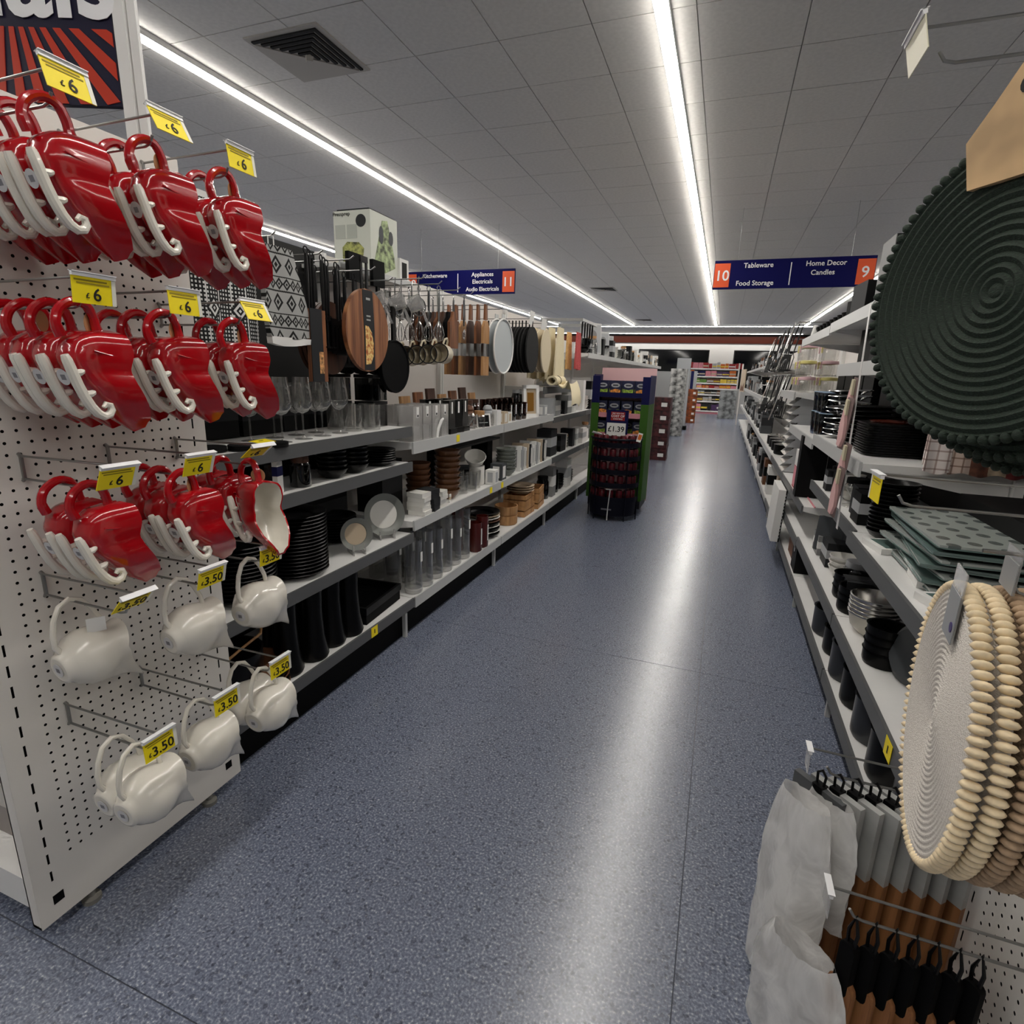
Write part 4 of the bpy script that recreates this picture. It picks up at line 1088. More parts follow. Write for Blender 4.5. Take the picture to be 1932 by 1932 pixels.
# rolled and fallen cloth on the short shelf of the fourth bay
def fallen_cloth():
    r = root('fallen_apron', (-1.5, 5.2, 1.27))
    rows = []
    for i in range(16):
        t = i / 15; row = []
        if t < .6: px, pz = -.12 + .28 * t / .6, .05 + .045 * math.sin(t * 9)
        else: px, pz = .16 + .06 * math.sin((t - .6) * 5), .05 - (t - .6) * .5
        for q in range(12):
            u = q / 11
            row.append((px + .02 * math.sin(u * 7 + t * 5), -.16 + .34 * u + .05 * t, pz + .016 * math.sin(u * 9 + i * .8)))
        rows.append(row)
    g = G().surf(rows).surf([[(p[0], p[1], p[2] - .010) for p in r_][::-1] for r_ in rows])
    ob('cloth', g.mesh('cloth', [_M['cream_cotton2']], 1.2), r)
    sp = []
    for k in range(30):
        a = k * .42; sp.append((.018 + .0022 * k * .5, a))
    g = G()
    outer = [(-.02 + .05 * math.cos(a * pi / 9), .06 + .042 * math.sin(a * pi / 9)) for a in range(18)]
    inner = [(-.02 + .034 * math.cos(a * pi / 9), .06 + .026 * math.sin(a * pi / 9)) for a in range(18)]
    rows = [[(p[0], yy, p[1]) for p in outer] for yy in (-.22, .1)]
    g.surf(rows, 0, True); g.surf([[(p[0], yy, p[1]) for p in inner][::-1] for yy in (-.22, .1)], 0, True)
    g.surf([[(p[0], -.22, p[1]) for p in inner], [(p[0], -.22, p[1]) for p in outer]], 0, True)
    ob('roll', g.mesh('roll', [_M['cream_cotton2']], 1.2), r, (.05, 0, 0))
    ob('cord', G().tube([(.05 - .02 + .053 * math.cos(a * pi / 8), -.08, .06 + .045 * math.sin(a * pi / 8)) for a in range(16)], .003, 5, closed=True).mesh('cord', [INK]), r)
    tag(r, 'rolled cream cloth slumping over the shelf edge below the aprons', 'cloth')
fallen_cloth()
place('film_bundle', [('film', hangcloth(-.2, .2, 0, .12, .8, .16, .02, 3, 0, 8).mesh('film', [CPLAS])), ('folded_cloth', bm('folded_cloth', .13, .34, .08, 'card_silver'))], 'bundle in crinkled clear film on the shelf past the rolled cloth', 'bundle', (-1.70, 5.62, 1.275))

# ------------------------------------------------------------ bays 2 and 3: shelf goods
Z1, Z2, Z3 = 1.035, .63, .21
def pitcher(w=.085, h=.175):
    g = G()
    for (a, b, c, d) in ((-w / 2, w / 2, -w / 2, -w / 2 + .004), (-w / 2, w / 2, w / 2 - .004, w / 2), (-w / 2, -w / 2 + .004, -w / 2, w / 2), (w / 2 - .004, w / 2, -w / 2, w / 2)): g.box(a, b, c, d, 0, h)
    return [('case', g.box(-w / 2, w / 2, -w / 2, w / 2, 0, .012).mesh('case', [CPLAS])), ('frosted_insert', bm('frosted_insert', w * .8, w * .8, h * .42, 'frost')), ('white_label', G().box(w / 2, w / 2 + .001, -.012, .012, h * .68, h * .98).mesh('white_label', [PAPER], smooth=False)),
            ('label_print', G().box(w / 2 + .001, w / 2 + .0016, -.007, .007, h * .70, h * .76).mesh('label_print', [INK]))]
M('frost', (226, 225, 224), .35)
PT = pitcher()
for k, (x, y) in enumerate(((-1.475, 2.50), (-1.475, 2.60), (-1.475, 2.70), (-1.475, 2.80), (-1.58, 2.52), (-1.58, 2.63), (-1.58, 2.75))):
    place('clear_canister', PT, 'clear square canister with white label, %s' % (['front row, next to the dark bay', 'front row, second', 'front row, third', 'front row, beside the black pouches'][k] if k < 4 else ['back row, first', 'back row, second', 'back row, third'][k - 4]), 'canister', (x, y, Z1), group='clear canisters')
place('white_scoop', G().tube([(0, 0, .0), (.004, .01, .05), (.012, .03, .09), (.012, .05, .10)], [.008, .009, .008, .006], 8).mesh('white_scoop', [PAPER]), 'white curved scoop leaning against the clear canisters', 'scoop', (-1.43, 2.70, Z1))
PCH = [(-.04, 0), (.04, 0), (.042, .05), (.034, .14), (.04, .19), (-.04, .19), (-.034, .14), (-.042, .05)]
for k, (x, y) in enumerate(((-1.47, 2.92), (-1.475, 3.02), (-1.48, 3.12), (-1.6, 2.9), (-1.6, 3.02), (-1.6, 3.14))):
    place('black_pouch', [('pouch', G().prism(PCH, -.022, .022, 'x').mesh('pouch', [M('gloss_black_film', (8, 8, 9), .15, spec=.7)])), ('label', G().box(.0222, .023, -.008, .008, .115, .18).mesh('label', [PAPER])), ('shoe_base', G().prism([(-.044, 0), (.044, 0), (.04, .03), (-.04, .03)], -.03, .034, 'x').mesh('shoe_base', [BLACK]))],
          'glossy black pouch with white label on the white bay top shelf, %s row, %s' % ('front' if k < 3 else 'back', ORD[k % 3]), 'pouch', (x, y, Z1), (0, 0, random.uniform(-.2, .2)), group='black pouches')
jars = [(-1.49, 3.24, .045, .10, 'clear_glass', 'card_brown', True), (-1.47, 3.36, .04, .09, 'clear_glass', 'light_wood', False), (-1.60, 3.30, .05, .13, 'amber_glass', 'card_black', False), (-1.60, 3.44, .05, .15, 'amber_glass', 'walnut_wood', False),
        (-1.48, 3.52, .045, .09, 'clear_glass', 'card_silver', True), (-1.62, 3.58, .05, .15, 'amber_glass', 'walnut_wood', False)]
for k, (x, y, r_, h_, gl, ld, kn) in enumerate(jars):
    place('storage_jar', jar(r_, h_, gl, ld, kn), '%s jar with %s lid, number %s along the white bay top shelf' % ('amber glass' if 'amber' in gl else 'clear glass', 'domed' if kn else 'flat', ['one', 'two', 'three', 'four', 'five', 'six'][k]), 'jar', (x, y, Z1), group='storage jars')
place('framed_print', [('frame', G().box(-.006, .006, -.055, .055, 0, .09).mesh('frame', [PAPER])), ('dark_print', G().box(.006, .0068, -.05, .042, .005, .08).mesh('dark_print', [_M['card_black']])), ('print_line', G().box(.0069, .0074, -.04, .03, .03, .034).mesh('print_line', [LGREY]))], 'small black and white framed board before the glass jars', 'frame', (-1.44, 3.37, Z1), (0, -.15, -.5))
for k, (x, y) in enumerate(((-1.47, 3.62), (-1.46, 3.73), (-1.47, 3.84))):
    place('candle_box', carton(.07, .075, [.10, .085, .075][k], ['frost', 'card_beige', 'card_white'][k], None, ['card_white', 'white_porcelain', 'card_beige'][k]), 'small pale carton on the upper white shelf, %s from the glass jars' % ['first', 'second', 'third'][k], 'box', (x, y, Z1), group='small pale cartons')
for k, (x, y) in enumerate(((-1.50, 3.93), (-1.50, 4.03), (-1.49, 4.14), (-1.49, 4.25), (-1.61, 3.78), (-1.61, 3.9), (-1.61, 4.02), (-1.61, 4.14), (-1.61, 4.26))):
    place('amber_bottle', [('glass', tumbler(.04, .13 if k < 4 else .16, 'amber_glass', 'glass')), ('label', G().box(.04, .0412, -.008, .008, .05, .12).mesh('label', [PAPER]))], 'amber glass tumbler with white label, %s row of the upper white shelf, %s' % ('front' if k < 4 else 'back', ORD[k if k < 4 else k - 4]), 'tumbler', (x, y, Z1), group='amber tumblers')
r = root('framed_picture', (-1.48, 4.45, Z1), (0, -.08, -.7))
W_, H_ = .15, .26
g = G()
for (a, b, c, d) in ((-W_ / 2, W_ / 2, 0, .028), (-W_ / 2, W_ / 2, H_ - .028, H_), (-W_ / 2, -W_ / 2 + .026, 0, H_), (W_ / 2 - .026, W_ / 2, 0, H_)): g.box(-.012, .012, a, b, c, d)
ob('frame', g.mesh('frame', [PAPER]), r)
ob('backing', G().box(-.01, -.004, -W_ / 2 + .02, W_ / 2 - .02, .02, H_ - .02).mesh('backing', [_M['card_beige']]), r)
ob('gold_panel', G().box(-.004, .0, -.03, .03, .05, H_ - .06).mesh('gold_panel', [M('gold_foil', (168, 120, 52), .35, metal=.6)]), r)
tag(r, 'tall white picture frame with golden panel on the upper white shelf', 'frame')
place('label_box', carton(.07, .09, .09, 'card_silver', None, 'card_white'), 'small pale grey box beside the tall white frame', 'box', (-1.45, 4.66, Z1))
for k in range(6):
    place('tall_jar', jar(.036, .2 - .01 * (k % 2), 'smoked_glass', 'card_silver'), 'tall smoky jar behind the white picture frame, %s along' % ORD[k], 'jar', (-1.6, 4.4 + .085 * k, Z1), group='tall smoky jars')
# back boards leaning behind
for k in range(7):
    place('leaning_board', G().box(-.009, .009, -.05, .05, 0, .20 + .02 * (k % 3)).mesh('leaning_board', [[OAK, ACACIA, WALNUT][k % 3]]), 'small wooden board leaning at the back of the upper white shelf, %s along' % ORD[k], 'serving board', (-1.76, 2.95 + .16 * k, Z1), (0, -.1, 0), group='boards leaning at the back')

# second shelf
for k, (y, n, w) in enumerate(((2.58, 5, 'white_porcelain'), (2.68, 5, 'charcoal_card'), (2.77, 4, 'white_porcelain'))):
    for q in range(n):
        place('coaster_box', bm('coaster_box', .10, .085, .024, w), '%s flat box, %s pile at the corner of the middle white shelf, %s up' % ('white' if 'white' in w else 'dark grey', ORD[k], ORD[q]), 'box', (-1.475 + random.uniform(-.006, .006), y, Z2 + .0245 * q), (0, 0, random.uniform(-.15, .15)), group='piled flat boxes')
for q in range(8):
    place('bowl', lm('bowl', bowlp(.08, .06), 'brown_glaze', 26), 'brown bowl in the tall stack on the middle white shelf, %s up' % ORD[q], 'bowl', (-1.52, 3.00, Z2 + .034 * q), group='stacked brown bowls')
for q in range(6):
    place('bowl', lm('bowl', bowlp(.075, .06), 'card_brown', 26), 'dark brown bowl in the stack behind the taller one, %s up' % ORD[q], 'bowl', (-1.64, 2.86, Z2 + .034 * q), group='stacked dark brown bowls')
place('black_box', carton(.16, .2, .28, 'card_black', 'charcoal_card'), 'black carton at the inner end of the middle white shelf', 'box', (-1.72, 2.58, Z2))
place('price_card', carton(.006, .02, .05, 'card_white', 'card_beige'), 'tiny white tag in front of the brown bowls', 'tag', (-1.45, 2.90, Z2))
for k, (x, y) in enumerate(((-1.50, 3.17), (-1.48, 3.27), (-1.50, 3.37), (-1.6, 3.2), (-1.6, 3.32))):
    place('tumbler', tumbler(.04, .12), 'clear tumbler beside the brown bowls, %s along' % ORD[k], 'tumbler', (x, y, Z2), group='clear tumblers by the brown bowls')
place('bowl', lm('bowl', bowlp(.075, .075), 'white_porcelain', 26), 'tilted white bowl behind the clear tumblers', 'bowl', (-1.56, 3.50, Z2 + .135), (.5, .3, 0))
place('white_canister', lm('white_canister', vasep(.055, .13), 'white_porcelain', 22), 'white canister under the tilted white bowl', 'canister', (-1.54, 3.49, Z2))
place('small_white_box', carton(.07, .07, .1, 'card_white', None, 'card_silver'), 'white box in front of the canister', 'box', (-1.45, 3.55, Z2))
place('dark_box', carton(.09, .09, .12, 'slate_grey', None, 'card_white'), 'slate grey box beside the pale grey bowls', 'box', (-1.47, 3.72, Z2))
for q in range(7):
    place('bowl', lm('bowl', bowlp(.078, .05), 'grey_sage', 26) if 'grey_sage' in _M else lm('bowl', bowlp(.078, .05), (M('grey_sage', (138, 142, 134), .35), 'grey_sage')[1], 26), 'sage grey bowl in the stack on the middle white shelf, %s up' % ORD[q], 'bowl', (-1.49, 3.92, Z2 + .026 * q), group='stacked sage bowls')
for q in range(6):
    place('plate', lm('plate', platep(.11), 'slate_grey', 28), 'slate plate stacked behind the sage bowls, %s up' % ORD[q], 'plate', (-1.68, 3.62 + .0 * q, Z2 + .013 * q), group='slate plates')
place('plinth_tray', G().box(-.1, .1, -.42, .42, 0, .012).mesh('plinth_tray', [_M['slate_grey']]), 'long slate board laid across the back of the middle shelf', 'board', (-1.72, 3.70, Z2 + .25 - .02 * 0), (0, 0, 0))
for s in (-.36, .36): place('stone_block', bm('stone_block', .14, .1, .24, 'card_black'), 'black block holding up the long slate board, %s one' % ('near' if s < 0 else 'far'), 'block', (-1.75, 3.70 + s, Z2 + .004), group='blocks under the slate board')
for k in range(12):
    c = ['card_white', 'card_silver', 'card_white', 'card_beige', 'charcoal_card', 'card_white'][k % 6]
    place('boxed_print', carton(.14, .028, .2 - .012 * (k % 3), c, None, 'card_grey' if c != 'charcoal_card' else 'card_white'), 'slim boxed item standing upright past the sage bowls, %s along' % ORD[k], 'box', (-1.51, 4.12 + .062 * k, Z2), (0, 0, .12), group='upright slim boxes')

# bottom shelf
vs = [(-1.47, 2.50, .05, .30), (-1.47, 2.62, .05, .32), (-1.475, 2.75, .05, .30), (-1.48, 2.88, .052, .34), (-1.48, 3.01, .05, .30), (-1.48, 3.14, .05, .33), (-1.60, 2.50, .05, .33), (-1.60, 2.64, .05, .3), (-1.60, 2.78, .05, .33), (-1.60, 2.92, .05, .3), (-1.61, 3.08, .05, .33), (-1.73, 2.55, .05, .34), (-1.73, 2.7, .05, .34), (-1.73, 2.86, .05, .34)]
for k, (x, y, r_, h_) in enumerate(vs):
    place('glass_vase', [('glass', lm('glass', vasep(r_, h_), 'clear_glass', 20)), ('thick_base', lm('thick_base', ((0, .002), (r_ * .85, .002), (r_ * .9, .02), (0, .024)), 'frost', 18)), ('paper_tag', G().box(r_, r_ + .001, -.01, .01, h_ * .6, h_ * .78).mesh('paper_tag', [PAPER]))],
          'tall clear glass vase on the bottom white shelf, %s' % (['first of the front row', 'second of the front row', 'third of the front row', 'fourth of the front row', 'fifth of the front row', 'sixth of the front row'][k] if k < 6 else 'back rows, %s' % ORD[k - 6]), 'vase', (x, y, Z3), group='tall glass vases')
for k, (x, y, h_) in enumerate(((-1.46, 3.30, .2), (-1.58, 3.27, .3), (-1.46, 3.41, .22))):
    place('red_glass_jar', [('glass', lm('glass', vasep(.045, h_), (M('wine_red_glass', (78, 26, 22), .12, spec=.6), 'wine_red_glass')[1], 18)), ('tag', G().box(.045, .046, -.008, .008, .05, .16).mesh('tag', [PAPER]))], 'dark red glass jar at the end of the vase row, %s' % ['front', 'tall rear one', 'beside the plates'][k], 'jar', (x, y, Z3))
STK = ['black_ceramic', 'white_porcelain', 'black_ceramic', 'white_porcelain', 'black_ceramic', 'card_brown', 'white_porcelain', 'card_beige', 'black_ceramic']
for q in range(9):
    place('plate', lm('plate', platep(.135, .028), STK[q], 32), '%s plate, %s from the top of the mixed stack on the bottom shelf' % ({'black_ceramic': 'black', 'white_porcelain': 'white', 'card_brown': 'brown', 'card_beige': 'beige'}[STK[q]], ['ninth', 'eighth', 'seventh', 'sixth', 'fifth', 'fourth', 'third', 'second', 'first'][q]), 'plate', (-1.57, 3.66, Z3 + .02 * q), group='mixed plate stack')
for q in range(2):
    place('wooden_bowl', lm('wooden_bowl', ((0, 0), (.085, 0), (.092, .01), (.094, .075), (.088, .075), (.085, .012), (0, .012)), 'light_wood', 28), 'round light wood bowl beside the mixed plates, %s' % ['lower', 'upper'][q], 'bowl', (-1.53, 4.06, Z3 + .0755 * q))
for k in range(4):
    place('wooden_crate', [('slats', G().box(-.1, .1, -.13, .13, 0, .012).box(-.1, .1, -.13, -.118, .012, .045).box(-.1, .1, -.13, -.118, .055, .09).box(-.1, .1, .118, .13, .012, .09).box(.088, .1, -.118, .118, .012, .045).box(.088, .1, -.118, .118, .055, .09).box(-.1, -.088, -.118, .118, .012, .09).mesh('slats', [OAK]))], 'shallow wooden crate tray, %s on the bottom shelf' % ['first, lower', 'first, upper', 'second, lower', 'second, upper'][k], 'tray', (-1.55, 4.42 + .32 * (k // 2), Z3 + .091 * (k % 2)), (0, 0, .05 * k), group='wooden crate trays')
for k in range(3):
    place('wicker_plate', lm('wicker_plate', platep(.12, .03), 'card_beige', 26), 'pale wicker plate resting on the first crate tray, %s up' % ORD[k], 'plate', (-1.54, 4.42, Z3 + .183 + .02 * k), group='wicker plates')
for k, (y, z) in enumerate(((2.93, Z1), (3.45, Z2), (3.66, Z2))):
    place('shelf_edge_ticket', G().box(0, .0012, -.02, .02, -.045, -.005).mesh('shelf_edge_ticket', [YEL]), 'small yellow ticket on the %s' % ['upper white shelf edge', 'middle white shelf edge, nearer one', 'middle white shelf edge, farther one'][k], 'ticket', (LX + .001, y, z), group='yellow shelf edge tickets')
place('shelf_edge_ticket', [('card', G().box(0, .0012, -.025, .025, -.045, .004).mesh('card', [YEL])), ('print', G().box(.0012, .0016, -.003, .004, -.03, -.01).mesh('print', [INK]))], 'yellow ticket on the bottom shelf edge of the dark bay', 'ticket', (LX + .001, 2.04, .21))

# ------------------------------------------------------------ farther left bays: boxed goods on every shelf
CN = {'card_purple': 'purple', 'card_pink': 'pink', 'charcoal_card': 'charcoal', 'card_white': 'white', 'card_brown': 'brown', 'card_silver': 'silver', 'card_orange': 'orange', 'card_red': 'red', 'card_yellow': 'yellow', 'card_green': 'green', 'card_navy': 'navy', 'card_black': 'black', 'card_beige': 'beige', 'card_grey': 'grey', 'slate_grey': 'slate'}
def filler(sgn, xf, ys, shelves, seed, label, grp, pal):
    rnd = random.Random(seed); n = 0
    for si, (z, gap) in enumerate(shelves):
        n = 0; sh = 'only' if len(shelves) == 1 else 'top' if si == 0 else 'bottom' if si == len(shelves) - 1 else ['', 'second', 'third'][si]
        y = ys[0] + .06
        while y < ys[1] - .1:
            w = rnd.choice((.1, .12, .15, .18, .22)); h = gap * rnd.uniform(.45, .85); c = rnd.choice(pal); kind = rnd.random()
            y += w / 2
            if y + w / 2 > ys[1] - .03: break
            x = xf - sgn * (.1 + rnd.uniform(0, .03) + (.08 if sgn < 0 and z > 1.6 else 0))
            if kind < .55:
                place('boxed_ware', carton(round(.14, 3), round(w * .9, 3), round(h, 2), c, rnd.choice((None, 'card_silver', 'charcoal_card', 'card_white')), None), '%s %s, %s shelf, %s along' % (CN[c], label[0], sh, ORD[n]), 'box', (x, y, z), group=grp[0])
            elif kind < .8:
                place('canister', jar(round(min(w * .4, .06), 3), round(h * .8, 2), rnd.choice(('clear_glass', 'smoked_glass')), rnd.choice(('card_silver', 'card_black', 'light_wood'))), '%s, %s shelf, %s along' % (label[1], sh, ORD[n]), 'canister', (x, y, z), group=grp[1])
            else:
                nn = max(2, int(h / .04)); rr = round(w * .45, 3); m_ = rnd.choice(('white_porcelain', 'grey_glaze', 'black_ceramic'))
                for q in range(min(nn, 5)):
                    place('bowl', lm('bowl', bowlp(rr, .05), m_, 18), '%s, %s shelf, %s along, %s up' % (label[2], sh, ORD[n], ORD[q]), 'bowl', (x, y, z + .027 * q), group=grp[2])
            y += w / 2 + rnd.uniform(.008, .03); n += 1
PALW = ['card_white', 'card_silver', 'card_white', 'card_grey', 'charcoal_card', 'card_black', 'card_beige']
filler(1, LX, (4.95, 6.15), [(1.0, .25), (.63, .32), (.21, .36)], 3, ('box behind the snack display', 'glass canister behind the snack display', 'stacked bowl behind the snack display'), ('boxes behind the display', 'canisters behind the display', 'bowls behind the display'), PALW)
for k in range(6):
    y0 = 6.17 + 1.25 * k
    filler(1, LX, (y0, y0 + 1.25), [(1.62, .3), (1.0, .5), (.63, .3)] if k < 4 else [(1.62, .3), (1.0, .5)], 11 + k, tuple(s % ['first', 'second', 'third', 'fourth', 'fifth', 'sixth'][k] for s in ('box in %s left bay past the display', 'canister in %s left bay past the display', 'bowl in %s left bay past the display')), ('far boxes', 'far canisters', 'far bowls'), PALW)
for k in range(10):
    place('kitchen_utensil', utensil(['spoon', 'turner', 'masher'][k % 3], .24), 'dark utensil hanging past the rose red towel, %s along' % ORD[k], 'utensil', (-1.46 - .02 * (k % 2), 6.0 + .06 * k, 1.93 - .0 * k), (0, 0, .4), group='far dark utensils')
place('utensil_rail', [('rail', G().box(-.015, .0, -.35, .35, 0, .03).mesh('rail', [STEEL])), ('arm', G().box(-.46, -.015, -.35, -.33, 0, .03).mesh('arm', [STEEL])), ('arm', G().box(-.46, -.015, .33, .35, 0, .03).mesh('arm', [STEEL]))], 'steel rail carrying the far dark utensils', 'rail', (-1.44, 6.27, 1.925))
for k, (y, w, h) in enumerate(((6.9, .36, .36), (7.5, .3, .3), (7.9, .25, .28))):
    place('framed_picture', [('frame', G().box(-.012, .012, -w / 2, w / 2, 0, h).mesh('frame', [LGREY])), ('glazing', G().box(.0122, .013, -w / 2 + .02, w / 2 - .02, .02, h - .02).mesh('glazing', [_M['card_silver']])), ('print', G().prism(circ(.06, 16, (.03, h * .6)), .0132, .0138, 'x').prism(circ(.05, 16, (-.05, h * .35)), .0132, .0138, 'x').mesh('print', [_M['card_grey']]))],
          'pale framed print standing on the upper far shelf, %s' % ['largest', 'middle', 'smallest'][k], 'frame', (-1.56, y, 1.636), (0, -.06, -.5))

# ------------------------------------------------------------ snack display stand in the aisle
def fsdu():
    r = root('snack_display_stand', (-.955, 5.70, 0), (0, 0, -.02))
    GRN = M('display_green', (56, 92, 34), .5, spec=.2); NV = M('display_navy', (14, 17, 66), .5, spec=.2); PNK = M('display_pink', (232, 190, 192), .5); BLK = M('display_black', (18, 18, 26), .5)
    hw = .285; D = .36
    for s in (-1, 1):
        x0, x1 = sorted((s * hw, s * (hw - .012)))
        ob('side_panel_lower', G().prism([(-.0, .15), (D, .1), (D, 1.12), (-.02, 1.12)], x0, x1, 'x').mesh('side_panel_lower', [GRN]), r)
        ob('side_panel_upper', G().prism([(-.02, 1.121), (D, 1.121), (D, 1.40), (.02, 1.40), (-.02, 1.37)], x0, x1, 'x').mesh('side_panel_upper', [NV]), r)
        xx = sorted((s * (hw + .001), s * (hw - .075)))
        ob('front_flange', G().box(xx[0], xx[1], -.035, -.0205, .15, 1.12).mesh('front_flange', [GRN]), r)
        ob('front_flange_top', G().box(xx[0], xx[1], -.035, -.0205, 1.121, 1.385).mesh('front_flange_top', [NV]), r)
    for z in (.86, 1.06, 1.24):
        for cz in (.17,):
            pass
    ob('black_disc', G().prism(circ(.075, 24, (.08, 1.27)), -hw - .004, -hw - .001, 'x').prism(circ(.075, 24, (.06, .93)), -hw - .004, -hw - .001, 'x').mesh('black_disc', [BLK]), r)
    ob('back_board', G().box(-hw, hw, D, D + .01, .08, 1.47).mesh('back_board', [PNK]), r)
    ob('base_box', G().box(-hw + .013, hw - .013, .0, D - .002, .06, .16).mesh('base_box', [BLK]), r)
    for s in (-1, 1):
        for d in (.03, D - .03):
            ob('foot', G().box(s * .22 - .02, s * .22 + .02, d - .015, d + .015, 0, .06).mesh('foot', [BLK]), r)
    for z in (.80, 1.0, 1.2):
        t = ob('tray', G().box(-hw + .014, hw - .014, .0, D - .004, z - .012, z).mesh('tray', [BLK]), r)
        ob('tray_lip', G().box(-hw + .014, hw - .014, -.016, -.004, z - .02, z + .028).mesh('tray_lip', [M('lip_pink', (206, 140, 150), .5) if z < 1.1 else M('display_navy')]), t)
    # price board
    b = ob('price_board', G().box(-.12, .10, -.052, -.046, .82, 1.06).mesh('price_board', [NV]), r)
    ob('price_card', G().box(-.11, .08, -.056, -.0525, .80, .93).mesh('price_card', [PAPER]), b)
    ob('red_headline', G().box(-.075, .065, -.0555, -.0525, .955, 1.04).mesh('red_headline', [_M['card_red']]), b)
    text('£1.39', .075, INK, b, (-.015, -.0575, .867), (pi / 2, 0, 0), bold=.001)
    text('HELP WITH THE', .016, SIGNW, b, (-.005, -.0565, 1.025), (pi / 2, 0, 0), bold=.0003)
    text('COST OF', .032, SIGNW, b, (-.005, -.0565, .998), (pi / 2, 0, 0), bold=.0005)
    text('CHRISTMAS', .018, SIGNW, b, (-.005, -.0565, .97), (pi / 2, 0, 0), bold=.0003)
    tag(r, 'tall snack display stand with green and navy sides standing in the aisle', 'display stand')
    # packets on the trays
    pk = [('packet', G().prism([(-.055, 0), (.055, 0), (.055, .14), (-.055, .14)], -.03, .03, 'y').mesh('packet', [M('packet_navy', (26, 32, 66), .4)])),
          ('oval_badge', G().prism([(a * .044, .095 + b * .022) for a, b in circ(1, 20)], -.0315, -.0305, 'y').mesh('oval_badge', [M('badge_grey', (170, 172, 178), .4)])),
          ('badge_name', G().box(-.026, .026, -.0322, -.0316, .088, .102).mesh('badge_name', [M('badge_dark', (52, 56, 66), .4)])),
          ('food_picture', G().prism([(-.05, .012), (.05, .012), (.05, .05), (.0, .06), (-.05, .045)], -.0315, -.0305, 'y').mesh('food_picture', [M('snack_print', (206, 130, 60), .5, var=.3, bs=40)]))]
    pk2 = pk[:3] + [('food_picture', G().prism([(-.05, .012), (.05, .012), (.05, .06), (.0, .05), (-.05, .06)], -.0315, -.0305, 'y').mesh('food_picture', [M('herb_print', (132, 158, 60), .5, var=.3, bs=40)]))]
    for i, z in enumerate((.8, 1.0, 1.2)):
        for k in range(4):
            if i == 0 and k in (1, 2): continue
            place('snack_packet', pk if (k + i) % 2 else pk2, 'navy snack packet with grey badge, %s from the left on the %s display tray' % (['first', 'second', 'third', 'fourth'][k], ['lowest', 'middle', 'top'][i]), 'snack packet', (-.955 - .195 + .128 * k, 5.765, z + .001), group='snack packets')
        for k in range(4):
            place('snack_packet', pk2, 'navy snack packet in the rear row, %s tray, %s along' % (['lowest', 'middle', 'top'][i], ORD[k]), 'snack packet', (-.955 - .195 + .128 * k, 5.90, z + .001), group='rear snack packets')
fsdu()
# wire bin of red cans in front of it
def can_bin():
    r = root('can_bin', (-.93, 5.40, 0))
    NB = M('bin_navy', (10, 11, 24), .5, spec=.2)
    def arc(z, R=.235, dy=.20): return [(R * math.cos(a), dy * -math.sin(a) + .1, z) for a in [pi * k / 14 for k in range(15)]]
    ob('lower_skirt', G().surf([arc(.05, .225), arc(.20, .235)]).surf([[(p[0] * .98, p[1] + .004, p[2]) for p in arc(z, .225)][::-1] for z in (.05, .2)]).mesh('lower_skirt', [NB]), r)
    for z in (.20, .34, .47, .60, .73):
        ob('bin_tray', G().prism([(p[0], p[1]) for p in arc(0, .235)] + [(-.235, .22), (.235, .22)], z - .006, z, 'z').mesh('bin_tray', [NB]), r)
        ob('guard_band', G().surf([arc(z - .008, .24, .205), arc(z + .04, .24, .205)]).surf([[(p[0] * .985, p[1] * .985, p[2]) for p in arc(q, .24, .205)][::-1] for q in (z - .008, z + .04)]).mesh('guard_band', [NB]), r)
    for k in (0, 4, 10, 14):
        p = arc(0, .24, .205)[k]
        ob('bin_post', G().tube([(p[0], p[1], .0), (p[0], p[1], .80)], .006, 6).mesh('bin_post', [NB]), r)
    ob('top_rail', G().tube(arc(.80, .245, .21), .011, 7).mesh('top_rail', [NB]), r)
    ob('skirt_print', G().box(-.07, .03, -.1135, -.1125, .112, .128).mesh('skirt_print', [M('skirt_print', (110, 110, 120), .6)]), r)
    tag(r, 'rounded navy wire bin of red cans in front of the snack display', 'display bin')
    can = [('can_body', lm('can_body', ((0, 0), (.026, 0), (.032, .008), (.032, .095), (.026, .104), (.0, .104)), (M('can_red', (74, 12, 24), .3, metal=.3, var=.5, bs=30), 'can_red')[1], 14)), ('can_top', lm('can_top', ((0, .1045), (.024, .1045), (.0255, .107), (.024, .106)), 'polished_steel', 14))]
    for i, z in enumerate((.20, .34, .47, .60, .73)):
        n = 7
        for k in range(n):
            a = pi * (k + .5) / n
            place('drinks_can', can, 'dark red drinks can on the %s tier of the rounded bin, %s from the right' % (['lowest', 'second', 'third', 'fourth', 'top'][i], ORD[k]), 'can', (-.93 + .195 * math.cos(a), 5.40 + .1 - .16 * math.sin(a), z + .001), group='red cans in the bin')
    place('torn_carton', [('flap', G().prism([(-.05, 0), (.05, 0), (.04, .02), (-.045, .03)], 0, .003, 'y').mesh('flap', [PAPER]))], 'torn white carton flap on the rim of the can bin', 'carton', (-1.09, 5.30, .845), (.9, .2, .3))
    place('hang_card', [('card', G().box(-.022, .022, 0, .002, 0, .085).mesh('card', [PAPER])), ('picture', G().box(-.016, .018, -.0008, 0, .02, .07).mesh('picture', [_M['card_orange']]))], 'white and orange card at the right rim of the can bin', 'card', (-.70, 5.33, .79), (0, .25, .5))
    place('pull_strap', G().tube([(0, -.02, .0), (0, -.004, .12), (.01, .0, .3), (.0, .004, .31)], [.007, .005, .005, .004], 6).box(-.03, .03, -.004, .004, .298, .306).mesh('pull_strap', [LGREY]), 'pale grey strap hanging down the front of the can bin', 'strap', (-.93, 5.27, .02))
can_bin()

